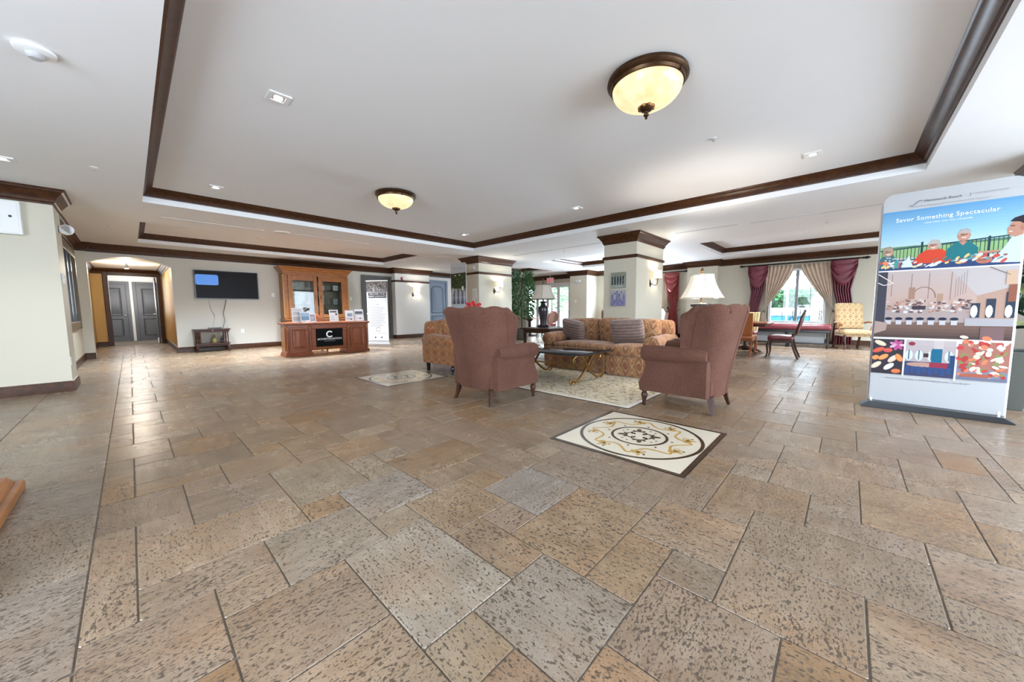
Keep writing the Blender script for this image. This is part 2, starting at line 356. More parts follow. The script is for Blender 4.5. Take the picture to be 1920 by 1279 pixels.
# ------------------------------------------------------------------ setting
ZC, ZT = 2.755, 2.965
def sheet(rect, holes, z, down=True):
    xs = sorted({rect[0], rect[2], *[h[0] for h in holes], *[h[2] for h in holes]}); ys = sorted({rect[1], rect[3], *[h[1] for h in holes], *[h[3] for h in holes]})
    mb = MB()
    for i in range(len(xs)-1):
        for j in range(len(ys)-1):
            cx = (xs[i]+xs[i+1])/2; cy_ = (ys[j]+ys[j+1])/2
            if any(h[0] < cx < h[2] and h[1] < cy_ < h[3] for h in holes): continue
            mb.add([(xs[i], ys[j], z), (xs[i+1], ys[j], z), (xs[i+1], ys[j+1], z), (xs[i], ys[j+1], z)], [(0, 3, 2, 1)])
    return mb
TRAYS = [(.24, -.6, 6.78, 7.82), (.235, 9.57, 6.38, 12.32), (10.1, -2.6, 13.0, 3.02), (9.87, 4.9, 12.55, 7.87), (9.9, 9.36, 12.5, 11.25)]
mb = sheet((-4, -5, 14.4, 13.4), TRAYS, ZC)
for x0, y0, x1, y1 in TRAYS:
    mb.add([(x0, y0, ZC), (x1, y0, ZC), (x1, y1, ZC), (x0, y1, ZC), (x0, y0, ZT), (x1, y0, ZT), (x1, y1, ZT), (x0, y1, ZT)],
           [(4, 7, 6, 5), (0, 4, 5, 1), (1, 5, 6, 2), (2, 6, 7, 3), (3, 7, 4, 0)])
mb.box(-4, -5, 3.1, 14.5, 13.5, 3.2)
ceil = struct(mb.build('ceiling', M_ceil, smooth=0))
for i, t in enumerate(TRAYS): struct(sweep(rect_path(*t), TRAYC, ZT, True).build('trim_%d' % (i+1), M_trim, smooth=30))

# walls ------------------------------------------------------------
WH = 2.76
mb = MB(); mb.box(-4, 7.95, 0, -.62, 8.6, WH); mb.box(-4, 8.6, 0, -.8, 13.2, WH); mb.box(-4, 13.2, 0, -.63, 13.45, WH)
struct(mb.build('wall_left', M_cream, smooth=0))
mb = MB(); mb.box(.83, 13.25, 0, 7.15, 13.45, WH)
# arch over the corridor mouth
arc = [(-.63+1.46*i/16, 2.30+.19*math.sin(math.pi*i/16)**.8 if 0 < i < 16 else 2.30) for i in range(17)]
for (a0, z0), (a1, z1) in zip(arc[:-1], arc[1:]):
    mb.loft([[(a0, 13.25, z0), (a1, 13.25, z1), (a1, 13.25, WH), (a0, 13.25, WH)], [(a0, 13.45, z0), (a1, 13.45, z1), (a1, 13.45, WH), (a0, 13.45, WH)]])
struct(mb.build('wall_back', M_grey, smooth=0))
struct(MB().box(7.15, 12.95, 0, 8.72, 13.45, WH).box(8.72, 13.35, 0, 14.4, 13.5, WH).build('wall_rear', M_white, smooth=0))
mb = MB(); X0, X1 = 14.25, 14.4
mb.box(X0, 12.35, 0, X1, 13.35, WH).box(X0, 9.5, 2.38, X1, 12.35, WH).box(X0, 7, 0, X1, 9.5, WH).box(X0, 5.1, 0, X1, 7, .6).box(X0, 5.1, 2.3, X1, 7, WH).box(X0, 1.9, 0, X1, 5.1, WH)
mb.box(X0, .5, 0, X1, 1.9, .62).box(X0, .5, 2.3, X1, 1.9, WH).box(X0, -5, 0, X1, .5, WH)
mb.box(13.42, 8.2, 0, X0, 9.05, WH).box(13.92, 3.35, 0, X0, 4.33, WH)
struct(mb.build('wall_right', M_cream, smooth=0))
struct(MB().box(-4, -5.15, 0, 14.4, -5, .28).box(-4, -5.15, 2.62, 14.4, -5, ZC).box(-4, -5.15, .28, .4, -5, 2.62).box(7.55, -5.15, .28, 7.7, -5, 2.62).box(13.3, -5.15, .28, 14.4, -5, 2.62).build('wall_front', M_cream, smooth=0))
struct(MB().box(-4.15, -5, 0, -4, -1.5, ZC).box(-4.15, 3.5, 0, -4, 13.4, ZC).box(-4.15, -1.5, 0, -4, 3.5, .28).box(-4.15, -1.5, 2.62, -4, 3.5, ZC).build('wall_side', M_cream, smooth=0))
PL = [(-4, 7.95), (-.62, 7.95), (-.62, 8.6), (-.8, 8.6), (-.8, 13.2), (-.63, 13.2), (-.63, 13.25), (7.15, 13.25), (7.15, 12.95), (8.72, 12.95), (8.72, 13.35), (14.25, 13.35)]
PR = [(14.25, 13.35), (14.25, 9.05), (13.42, 9.05), (13.42, 8.2), (14.25, 8.2), (14.25, 4.33), (13.92, 4.33), (13.92, 3.35), (14.25, 3.35), (14.25, -5)]
struct(sweep(PL, CROWN, ZC).build('trim_6', M_trim, smooth=30)); struct(sweep(PR, CROWN, ZC).build('trim_7', M_trim, smooth=30))
bl = sweep(PL[:6], BASE, 0); struct(bl.build('baseboard_left', M_trim, smooth=30))
bb = sweep([(.83, 13.45), (.83, 13.25), (5.93, 13.25)], BASE, 0); sweep([(7.15, 13.25), (7.15, 12.95), (8.72, 12.95), (8.72, 13.35), (8.82, 13.35)], BASE, 0, mb=bb); sweep([(9.95, 13.35), (14.25, 13.35)], BASE, 0, mb=bb)
struct(bb.build('baseboard_back', M_trim, smooth=30))
br = sweep(PR[:1]+[(14.25, 12.4)], BASE, 0); sweep([(14.25, 9.45)]+PR[1:], BASE, 0, mb=br); struct(br.build('baseboard_right', M_trim, smooth=30))
struct(sweep([(7.15, 13.2), (7.15, 12.95), (8.72, 12.95)], RAIL, 2.26).build('trim_8', M_trim, smooth=30))

# columns
def column(x0, y0, x1, y1, mat):
    c = struct(MB().box(x0, y0, 0, x1, y1, ZC).build('column', mat, smooth=0))
    P = rect_path(x0, y0, x1, y1, False)
    sweep(P, CROWN, ZC, True).build('crown_moulding', M_trim, c, 30); sweep(P, RAIL, 2.25, True).build('picture_rail', M_trim, c, 30); sweep(P, BASE, 0, True).build('baseboard', M_trim, c, 30)
    return c
column(7.48, 8.42, 8.97, 9.15, M_cream); column(7.6, 3.41, 9.12, 4.19, M_cream)
column(6.75, -2.5, 7.6, -1.55, M_white)

# corridor beyond the arch ------------------------------------------
mb = MB(); mb.box(-.95, 13.45, 0, -.8, 18, 2.6).box(.85, 13.45, 0, 1, 18, 2.6).box(-.8, 17.9, 0, -.45, 18.05, 2.6).box(.74, 17.9, 0, .85, 18.05, 2.6).box(-.45, 17.9, 2.36, .74, 18.05, 2.6)
struct(mb.build('wall_corridor', M_mustard, smooth=0))
struct(MB().box(-.95, 13.45, 2.56, 1, 18.05, 2.66).box(-3, 18.05, 2.56, 3, 20.6, 2.66).build('ceiling_corridor', M_ceil, smooth=0))
struct(sweep([(-.8, 13.45), (-.8, 17.9), (.85, 17.9), (.85, 13.45)], [(d*.9, z*.9) for d, z in CROWN], 2.56).build('trim_9', M_trim, smooth=30))
bb = sweep([(-.8, 13.45), (-.8, 17.9), (-.55, 17.9)], BASE, 0); sweep([(.84, 17.9), (.85, 17.9), (.85, 13.45)], BASE, 0, mb=bb); struct(bb.build('baseboard_corridor', M_trim, smooth=30))
struct(MB().box(-3, 20.5, 0, 3, 20.6, 2.6).box(-3.1, 18.05, 0, -3, 20.6, 2.6).box(3, 18.05, 0, 3.1, 20.6, 2.6).box(-3, 18.05, 0, -.95, 18.1, 2.6).box(1, 18.05, 0, 3, 18.1, 2.6).build('wall_hallway', M_white, smooth=0))
# ------------------------------------------------------------------ doors
def panel_door(name, w_, h, mat, frame_mat, loc, rz, arch=False, knob=M_silver, fw_=.1, knob_side=1, leaf_open=0):
    d = struct(MB().box(-w_/2-fw_, -.04, 0, -w_/2, .06, h+fw_).box(w_/2, -.04, 0, w_/2+fw_, .06, h+fw_).box(-w_/2, -.04, h, w_/2, .06, h+fw_).build(name, frame_mat, bevel=.008))
    d.location = loc; d.rotation_euler = (0, 0, rz)
    lf = MB().box(-w_/2, .0, .01, w_/2, .04, h).build('door_leaf', mat, d)
    for (z0, z1, top) in ((.22, .86, False), (1.0, h-.16, arch)):
        x = w_/2-.15; poly = [(-x, z0), (x, z0)]
        if top: poly += [(x*math.cos(a), z1-.16+.16*math.sin(a)) for a in [math.pi*k/10 for k in range(11)]]
        else: poly += [(x, z1), (-x, z1)]
        mbp = MB(); cx = sum(p[0] for p in poly)/len(poly); cz = sum(p[1] for p in poly)/len(poly)
        rings = [[(cx+(a-cx)*k, yy, cz+(b-cz)*k2) for a, b in poly] for k, k2, yy in ((1, 1, .002), (.95, .97, -.012), (.86, .92, -.004), (.8, .885, -.012))]
        mbp.loft(rings); mbp.build('door_panel', mat, lf, 25)
    
    for (z0, z1, top) in ((.22, .86, False), (1.0, h-.16, arch)):
        x = w_/2-.15; pl = [(-x, -.006, z0), (x, -.006, z0)]+([(x*math.cos(a), -.006, z1-.16+.16*math.sin(a)) for a in [math.pi*k/10 for k in range(11)]] if top else [(x, -.006, z1), (-x, -.006, z1)])
        MB().tube(pl+[pl[0]], .017, 6).build('panel_moulding', flat(mat.name+'_moulding', tuple(c*.45 for c in mat.node_tree.nodes['Principled BSDF'].inputs[0].default_value[:3]), .4), lf)  # door paint darkened to stand for shade in the panel grooves
    MB().sphere((knob_side*(w_/2-.07), -.055, 1.0), .03).tube([(knob_side*(w_/2-.07), 0, 1.0), (knob_side*(w_/2-.07), -.05, 1.0)], .012).build('door_knob', knob, lf)
    return d
panel_door('door_1', 1.0, 2.34, M_doordark, M_doordark, (6.54, 13.24, 0), 0, knob_side=-1)
panel_door('door_2', .9, 2.32, M_doorblue, M_doorblue, (9.38, 13.34, 0), 0, arch=True, knob=M_black)
panel_door('door_3', .72, 2.2, M_doorgrey, M_doorgrey, (-.42, 20.48, 0), 0)
panel_door('door_4', .8, 2.2, M_doorgrey, M_doorgrey, (.62, 20.48, 0), 0)
d5 = struct(MB().box(-.55, 17.86, 0, -.43, 18.08, 2.46).box(.72, 17.86, 0, .82, 18.08, 2.46).box(-.43, 17.86, 2.34, .72, 18.08, 2.46).build('door_5', M_trim, bevel=.01))
lf = MB().box(.66, 18.06, .01, .70, 18.86, 2.33).build('door_leaf', M_doorgrey, d5, bevel=.004)
MB().tube([(.66, 18.7, 1.05), (.6, 18.7, 1.05), (.6, 18.58, 1.05)], .012).build('door_handle', M_silver, lf)
MB().box(.63, 18.1, .02, .66, 18.2, .2).build('door_stop', M_silver, lf)

# ------------------------------------------------------------------ floor: travertine French pattern laid tile by tile
U, OX, OY = .20857, .36317, .31243
INL = [(2.372, .715, 3.492, 1.803), (2.45, 4.785, 3.555, 5.895)]
PAT = [(1, 3, 2, 3), (1, 2, 1, 1), (2, 1, 2, 2), (2, 0, 1, 1), (3, 5, 2, 2), (0, 0, 2, 2), (3, 3, 1, 2), (4, 4, 1, 1), (4, 2, 3, 2), (4, 1, 2, 1), (5, 0, 1, 1), (5, 4, 2, 2)]
XL, YB = OX-2.67*U, OY-5.4*U
floor = struct(MB().box(-4, -5, -.12, 14.4, 13.45, -.0045).box(-.95, 13.45, -.12, 1, 20.6, -.0045).box(-3, 18.05, -.12, 3, 20.6, -.006).build('floor', M_grout, smooth=0))
rects = []
def cut(r, hole):
    x0, y0, x1, y1 = r; a0, b0, a1, b1 = hole
    if x1 <= a0 or x0 >= a1 or y1 <= b0 or y0 >= b1: return [r]
    out = []
    if x0 < a0: out.append((x0, y0, a0, y1))
    if x1 > a1: out.append((a1, y0, x1, y1))
    xa, xb = max(x0, a0), min(x1, a1)
    if y0 < b0: out.append((xa, y0, xb, b0))
    if y1 > b1: out.append((xa, b1, xb, y1))
    return out
for ci in range(-2, 13):
    for cj in range(-2, 12):
        for (i, j, wi, hj) in PAT:
            r = (OX+(6*ci+i)*U, OY+(6*cj+j)*U, OX+(6*ci+i+wi)*U, OY+(6*cj+j+hj)*U)
            x0, y0, x1, y1 = max(r[0], XL), max(r[1], YB), min(r[2], 14.25), min(r[3], 13.4)
            if x1-x0 < .03 or y1-y0 < .03: continue
            rs = [(x0, y0, x1, y1)]
            for h in INL: rs = [q for p in rs for q in cut(p, h)]
            rects += [(q, ci, cj, (i, j)) for q in rs if q[2]-q[0] > .02 and q[3]-q[1] > .02]
for k in range(3):         # long border slabs at the left edge and along the near side
    for y in range(-4, 21):
        y0 = 2.30+.64*y; rects.append(((XL-.645*(k+1), y0, XL-.645*k, min(13.2, y0+.64)), 0, 0, 'left'))
    for x in range(0, 24):
        x0 = XL+.64*x; rects.append(((x0, YB-.64*(k+1), x0+.64, YB-.64*k), 0, 0, 'near'))
for y in range(7): rects.append(((-.8, 13.4+.64*y, .02, 14.04+.64*y), 0, 0, 'hall')); rects.append(((.02, 13.4+.64*y, .85, 14.04+.64*y), 0, 0, 'hall'))
TINTS = [((.43, .342, .262), 5), ((.445, .35, .255), 4), ((.41, .325, .24), 3), ((.43, .315, .205), 1.8), ((.47, .395, .305), 2.2), ((.39, .315, .245), 1.6), ((.43, .30, .185), .8)]
SPECIAL = {(0, 0, (4, 2)): (.50, .335, .195), (0, 0, (2, 0)): (.48, .30, .17), (0, 0, (5, 0)): (.34, .26, .185), (0, 0, (1, 2)): (.46, .35, .23), (0, 1, (3, -1)): (.48, .34, .21), (0, 0, (3, 5)): (.47, .335, .21), (0, 1, (1, 3)): (.43, .345, .23), (0, 0, (1, 3)): (.52, .44, .345), (0, 1, (2, 1)): (.46, .40, .335),
           (1, 0, (1, 3)): (.43, .33, .25), (0, 0, (5, 4)): (.45, .40, .345), (0, 0, (3, 3)): (.42, .29, .18), (0, 1, (0, 0)): (.44, .36, .27), (0, 0, (2, 1)): (.45, .375, .30), (1, -1, (0, 3)): (.42, .34, .27)}
def tile_tint(t):
    k = (t[1], t[2], t[3])
    if k in SPECIAL: return tuple((x*.75+y*.25)*.61 for x, y in zip(SPECIAL[k], (.44, .335, .23)))
    if t[3] == 'left': return rng.choice([(.28, .222, .163), (.27, .215, .158), (.30, .222, .148), (.25, .205, .163)])
    c = rng.choices([a for a, b in TINTS], [b for a, b in TINTS])[0]; s_ = rng.uniform(.93, 1.06)
    warm = max(0, 1-max(0, (t[0][0]+t[0][2])/2-1)/6)*(.5 if (t[0][1]+t[0][3])/2 > 3 else .15)
    s_ *= .61; return (c[0]*s_*(1.04+.05*warm), c[1]*s_*(.975-.03*warm), c[2]*s_*(.92-.22*warm))
def screen_area(r):
    pts = [proj((x, y, 0)) for x in (r[0], r[2]) for y in (r[1], r[3])]
    cx, cy_, d = proj(((r[0]+r[2])/2, (r[1]+r[3])/2, 0))
    if d < .3: return 0
    xs = [min(1920, max(0, p[0])) for p in pts]; ys = [min(1279, max(0, p[1])) for p in pts]
    return (max(xs)-min(xs))*(max(ys)-min(ys))
random.Random(3).shuffle(rects)
rects.sort(key=lambda t: -screen_area(t[0]))
def tile_geo(wx, wy, rr):
    g = .0027; a, b = wx/2-g, wy/2-g; c = min(.006, a/4); h = .0016
    ring = lambda x, y, z: [(-x+c, -y, z), (x-c, -y, z), (x, -y+c, z), (x, y-c, z), (x-c, y, z), (-x+c, y, z), (-x, y-c, z), (-x, -y+c, z)]
    return [ring(a, b, -.02), ring(a, b, -h-.0012), ring(a-.0012, b-.0012, -.0004), ring(a-.003, b-.003, 0)]
meshes = {}
for t in rects[:296]:
    r = t[0]; key = (round(r[2]-r[0], 3), round(r[3]-r[1], 3))
    if key not in meshes:
        o = MB().loft(tile_geo(*key, 0)).build('floor_tile', M_tile, floor, 0); meshes[key] = o.data
    else:
        o = bpy.data.objects.new('floor_tile', meshes[key]); col.objects.link(o); o.parent = floor
    o.location = ((r[0]+r[2])/2, (r[1]+r[3])/2, rng.uniform(-.0006, .0004)); o.rotation_euler = (rng.uniform(-.0012, .0012), rng.uniform(-.0012, .0012), 0)
    o.color = (*tile_tint(t), 1)
mb = MB()
for t in rects[296:]:
    r = t[0]; cx, cy_ = (r[0]+r[2])/2, (r[1]+r[3])/2; mb.cur = (*tile_tint(t), rng.random())
    g = [[(cx+x, cy_+y, z) for x, y, z in ring] for ring in tile_geo(r[2]-r[0], r[3]-r[1], 0)][1:]; mb.loft(g)
o = mb.build('floor_tile_field', M_tilebulk, floor, 0, kind='stuff')

# inlaid medallions ---------------------------------------------------
def ribbon(mb, pts, wd, z, closed=False):
    n = len(pts); a = offset_path(pts, wd/2, closed); b = offset_path(pts, -wd/2, closed); base = len(mb.v)
    vs = [(p.x, p.y, z) for p in a]+[(p.x, p.y, z) for p in b]; fs = []
    for i in range(n if closed else n-1): k = (i+1) % n; fs.append((i, k, n+k, n+i))
    mb.add(vs, fs)
def ellip(mb, c, a, b, ang, z, n=14):
    ca, sa = math.cos(ang), math.sin(ang)
    mb.add([(c[0]+a*math.cos(t)*ca-b*math.sin(t)*sa, c[1]+a*math.cos(t)*sa+b*math.sin(t)*ca, z) for t in [2*math.pi*k/n for k in range(n)]], [tuple(range(n))])
def spiral(c, r0, r1, a0, a1, n=12): return [(c[0]+(r0+(r1-r0)*k/n)*math.cos(a0+(a1-a0)*k/n), c[1]+(r0+(r1-r0)*k/n)*math.sin(a0+(a1-a0)*k/n)) for k in range(n+1)]
def medallion(rect, label):
    x0, y0, x1, y1 = rect; hx, hy = (x1-x0)/2-.003, (y1-y0)/2-.003
    t = thing('floor_medallion', label, 'medallion', ((x0+x1)/2, (y0+y1)/2, 0), 0, 'inlaid stone floor medallions')
    MB().box(-hx, -hy, -.02, hx, hy, .0).build('marble_slab', M_mcream, t, 0)
    bw = .035
    for q in ((-hx, -hy, hx, -hy+bw), (-hx, hy-bw, hx, hy), (-hx, -hy+bw, -hx+bw, hy-bw), (hx-bw, -hy+bw, hx, hy-bw)): MB().box(q[0], q[1], -.01, q[2], q[3], .0009).build('border_strip', M_mdark, t, 0)
    circ = lambda r, n=64: [(r*math.cos(2*math.pi*k/n), r*math.sin(2*math.pi*k/n)) for k in range(n)]
    for r, wd in ((.487, .027), (.222, .022)):
        m_ = MB(); ribbon(m_, circ(r), wd, .0009, True); m_.build('ring', M_mdark, t, 0)
    # undulating gold scroll between the rings with eight trefoils
    m_ = MB(); N = 160; ribbon(m_, [((.352+.055*math.sin(8*a))*math.cos(a+.06*math.cos(8*a)), (.352+.055*math.sin(8*a))*math.sin(a+.06*math.cos(8*a))) for a in [2*math.pi*k/N for k in range(N)]], .019, .0007, True); m_.build('gold_scroll', M_mgold, t, 0)
    def el(nm, mt, c, a_, b_, ang, z): m_ = MB(); ellip(m_, c, a_, b_, ang, z); m_.build(nm, mt, t, 0)
    def rb(nm, mt, pts, wd, z): m_ = MB(); ribbon(m_, pts, wd, z); m_.build(nm, mt, t, 0)
    for k in range(8):
        a = 2*math.pi*(k+.5)/8; c = (.37*math.cos(a), .37*math.sin(a))
        for da, ln in ((0, .042), (1.0, .03), (-1.0, .03)): el('gold_petal', M_mgold, (c[0]+ln*.8*math.cos(a+da), c[1]+ln*.8*math.sin(a+da)), ln, .014, a+da, .0009)
        for sg in (-1, 1): rb('gold_curl', M_mgold, spiral((c[0]+sg*.035*math.cos(a+1.57), c[1]+sg*.035*math.sin(a+1.57)), .03, .012, a+sg*1.57+math.pi, a+math.pi-sg*2.2), .012, .0008)
    for k in range(16):
        a = 2*math.pi*k/16+.1; rr = .42 if k % 2 else .268; el('dot', M_mdark, (rr*math.cos(a), rr*math.sin(a)), .012, .009, a, .001)
    for k in range(4):
        a = math.pi/2*k+.4
        el('dark_petal', M_mdark, (.135*math.cos(a), .135*math.sin(a)), .042, .02, a, .001)
        for sg in (-1, 1):
            el('dark_petal', M_mdark, (.115*math.cos(a+sg*.3), .115*math.sin(a+sg*.3)), .026, .013, a+sg*.9, .0011)
            rb('dark_curl', M_mdark, spiral((.062*math.cos(a+sg*.55), .062*math.sin(a+sg*.55)), .042, .014, a, a+sg*3.4), .014, .0009)
            el('dot', M_mdark, (.165*math.cos(a+sg*.62), .165*math.sin(a+sg*.62)), .009, .008, a, .0012)
medallion(INL[0], 'square stone medallion with gold scrollwork in front of the rust armchairs, fully in view')
medallion(INL[1], 'square stone medallion partly under the rust and gold loveseat')
# ------------------------------------------------------------------ wing armchairs
def wing_chair(name, label, loc, rz):
    t = thing(name, label, 'armchair', loc, rz, 'russet wing armchairs on the stone floor')
    NT_, NS = 36, 14
    def plan(u, s):          # outer back outline: u in -1..1 from left wing round the back to the right wing
        w_ = .362+.098*max(0, (s-.36)/.64)**1.15; b = -.07-.17*s**1.2; f = .255+.012*math.sin(math.pi*min(1, s*1.05)); y0 = b+.30
        if abs(u) > .55:
            k = (abs(u)-.55)/.45; flare = .02*s*k; return Vector((math.copysign(w_+flare, u), y0+(f-y0)*k))
        a = u/.55*math.pi/2; e = .75
        return Vector((math.copysign(abs(math.sin(a))**e, a)*w_, y0-(y0-b)*abs(math.cos(a))**e))
    def ztop(u): return 1.125-.11*max(0, (abs(u)-.5)/.5)**2
    def nrm(u, s):
        d = (plan(min(1, u+.01), s)-plan(max(-1, u-.01), s)).normalized(); return Vector((-d.y, d.x))
    rings = []
    for i in range(NT_+1):
        u = -1+2*i/NT_; zt = ztop(u); ring = []
        sc_ = abs(math.sin(u*3.5*math.pi/1.0*1.0))
        zi = .40; th = .085
        for j in range(NS+1):
            s = j/NS; p = plan(u, s); ring.append((p.x, p.y, .175+s*(zt-.06-.175)))
        p1 = plan(u, 1); n = nrm(u, 1)
        for k in range(1, 7):     # rolled top
            a = math.pi*k/7; q = p1+n*(th/2*(1-math.cos(a))); ring.append((q.x, q.y, zt-.06+(.048+.022*sc_)*math.sin(a)))
        for j in range(NS, -1, -2):
            s = j/NS; p = plan(u, s)+nrm(u, s)*th; ring.append((p.x, p.y, zi+s*(zt-.06-zi)))
        rings.append(ring)
    MB().loft(rings).build('backrest', M_chen, t, 50)
    # stitched channels of the rolled top
    for i in range(-3, 4):
        u = i/3.5*.98; p = plan(u, 1); n = nrm(u, 1); zt = ztop(u)
        pts = [(p.x-n.x*.004, p.y-n.y*.004, zt-.085)]+[((p+n*(.0425*(1-math.cos(a)))).x, (p+n*(.0425*(1-math.cos(a)))).y, zt-.06+.05*math.sin(a)) for a in [math.pi*k/6 for k in range(7)]]
        MB().tube(pts, .0045, 6).build('channel_seam', M_chen, t)
    # welts: centre seam and the edges of the outside wings
    for u in (0, -.62, .62):
        pts = [(plan(u, s).x-nrm(u, s).x*.001, plan(u, s).y-nrm(u, s).y*.001, .18+s*(ztop(u)-.24)) for s in [k/10 for k in range(11)]]
        MB().tube(pts, .0042, 6).build('welt', M_chen, t)
    for sg in (-1, 1):
        fn = lambda a, b, x: (sg*x, a, b)
        side = [(.0, .175), (.70, .175), (.715, .26), (.68, .34), (.645, .41), (.64, .48), (.655, .56), (.0, .56)]
        ins = [(.36+(a-.36)*.965, .37+(b-.37)*.95) for a, b in side]
        arm = MB().loft([[fn(a, b, .29) for a, b in side], [fn(a, b, .386) for a, b in side], [fn(a, b, .402) for a, b in ins]]).build('arm', M_chen, t, 50)
        roll = [(.02, .058), (.10, .085), (.5, .092), (.645, .09), (.675, .075), (.69, .045)]
        MB().loft([[(sg*(.365+r*1.05*math.cos(2*math.pi*k/16)), y, .60+r*math.sin(2*math.pi*k/16)) for k in range(16)] for y, r in roll]).build('arm_roll', M_chen, arm)
        MB().tube([(sg*(.345+.085*math.cos(a)), .66, .60+.085*math.sin(a)) for a in [2*math.pi*k/16 for k in range(17)]], .004, 6).build('welt', M_chen, arm)
    MB().box(-.32, -.02, .175, .32, .705, .36).build('seat', M_chen, t, 30, .03)
    MB().cushion((0, .37, .42), (.58, .66, .13), .05, .03).build('seat_cushion', M_chen, t)
    for sg in (-1, 1):
        MB().lathe((sg*.355, .655, 0), [(.013, 0), (.016, .012), (.02, .05), (.026, .085), (.034, .11), (.035, .13), (.028, .148), (.022, .155), (.03, .163), (.03, .18)], 16).build('leg', M_darkwood, t)
        MB().loft([[(sg*.285+dx*a+sg*ox, -.0+dy*a+oy, z) for dx, dy in ((-1, -1), (1, -1), (1, 1), (-1, 1))] for z, a, ox, oy in ((0, .016, .03, -.045), (.09, .022, .012, -.02), (.19, .029, 0, 0))]).build('leg', M_cherry if False else M_darkwood, t, 30, .003)
    return t
wing_chair('wing_armchair', 'russet wing armchair seen squarely from behind, standing in front of the loveseat', (2.76, 3.205, 0), R(-90))
wing_chair('wing_armchair', 'russet wing armchair seen from its side, between the front stone medallion and the sofa', (4.29, .985, 0), 0)

# ------------------------------------------------------------------ sofa and loveseat
def sofa(name, label, loc, rz, L, D, skirt, M1, seats, backs, Harm=.66, Hb=.93, armw=.24):
    t = thing(name, label, 'sofa', loc, rz)
    z0 = .02 if skirt else .16
    MB().box(-L/2+.05, .04, z0, L/2-.05, D-.05, .34).build('base', M1, t, 30, .02)
    if skirt:
        for k, (a, b) in enumerate(zip(seats[:-1], seats[1:])): MB().box(a+.006, D-.06, .012, b-.006, D-.025, .33).build('skirt_panel', M1, t, 30, .012)
    MB().cushion((0, .14, .56), (L-.08, .24, .70), .10, .02, 10, Matrix.Rotation(R(-6), 3, 'X'), 1).build('backrest', M1, t)
    for sg in (-1, 1):
        xo = L/2
        fn = lambda a, b, y: (sg*a, y, b)
        pan = [(xo-armw+.03, z0), (xo-.03, z0), (xo-.02, .3), (xo-.015, .52), (xo-armw+.05, .52)]
        arm = MB().prism(pan, .06, D-.03, fn).build('arm', M1, t, 30, .02)
        prof = [(.05, .08), (.10, .11), (.4, .115), (D-.10, .118), (D-.03, .115), (D-.01, .09), (D, .05)]
        MB().loft([[(sg*(xo-armw/2+.005+r*1.12*math.cos(2*math.pi*k/18)), y, Harm-.115+r*math.sin(2*math.pi*k/18)+.03*(1-y/D)) for k in range(18)] for y, r in prof]).build('arm_roll', M1, arm)
    for a, b in zip(seats[:-1], seats[1:]): MB().cushion(((a+b)/2, D/2+.11, .41), (b-a-.012, D-.24, .17), .06, .03).build('seat_cushion', M1, t)
    for k, (a, b) in enumerate(zip(backs[:-1], backs[1:])):
        MB().cushion(((a+b)/2, .30, .69+.012*(k % 2)), (b-a-.01, .22, Hb-.46), .09, .05, 8, Matrix.Rotation(R(-12), 3, 'X') @ Matrix.Rotation(R((k-1)*1.5), 3, 'Y'), 1).build('back_cushion', M1, t)
    if not skirt:
        for sx in (-1, 1):
            MB().loft([[(sx*(L/2-.12)+dx*a, .10+dy*a, z) for dx, dy in ((-1, -1), (1, -1), (1, 1), (-1, 1))] for z, a in ((0, .02), (.17, .03))]).build('leg', M_black, t, 30)
            MB().lathe((sx*(L/2-.12), D-.11, .045), [(.012, 0), (.03, .03), (.034, .06), (.022, .085), (.03, .1), (.03, .12)], 14).build('leg', M_black, t)
            MB().lathe((sx*(L/2-.12), D-.11, 0), [(.018, 0), (.024, .012), (.024, .034), (.01, .046)], 12).build('caster', M_steel_dark, t)
    return t
# facing -X: local +y -> -X, local +x -> +Y
sofa('sofa', 'long rust and gold damask sofa with skirted base facing the coffee table', (6.31, 3.14, 0), R(90), 2.2, .96, True, M_dam, [-.87, -.22, .87][:1]+[-.22, .87], [-.9, -.42, .22, .9])
sofa('loveseat', 'rust and gold damask loveseat on dark legs, half hidden behind an armchair', (4.36, 5.66, 0), R(180), 1.6, .93, False, M_dam2, [-.58, 0, .58], [-.6, 0, .6])
def pillow(label, loc, rot, size):
    o = MB().cushion((0, 0, 0), size, .045, .05, 10, None, 1).build('throw_pillow', M_pillow); o.location = loc; o.rotation_euler = rot
    tag(o, label, 'pillow', 'striped taupe pillows on the sofa'); return o
pillow('taupe striped pillow tilted into the corner of the sofa beside its plain arm', (5.83, 3.84, .70), (R(-16), R(-9), R(78)), (.52, .13, .40))
pillow('taupe striped pillow leaning upright in the middle of the sofa', (5.80, 2.73, .71), (R(-18), R(3), R(93)), (.56, .13, .42))
o = MB().cushion((0, 0, 0), (.46, .14, .40), .045, .05, 8, None, 1).build('throw_pillow', M_dam2); o.location = (4.02, 5.22, .72); o.rotation_euler = (R(-14), R(8), R(170)); tag(o, 'orange damask pillow leaning in the loveseat behind the armchair', 'pillow')

# rug -------------------------------------------------------------
t = thing('area_rug', 'cream rug with speckled floral pattern under the sofa and coffee table', 'rug', (3.66, 1.70, 0))
MB().box(0, 0, 0, 2.1, 3.0, .007).build('rug_field', M_rug, t, 0)
for q in ((0, 0, 2.1, .05), (0, 2.95, 2.1, 3.0), (0, .05, .05, 2.95), (2.05, .05, 2.1, 2.95)): MB().box(q[0], q[1], 0, q[2], q[3], .0085).build('rug_border', M_rugedge, t, 0)
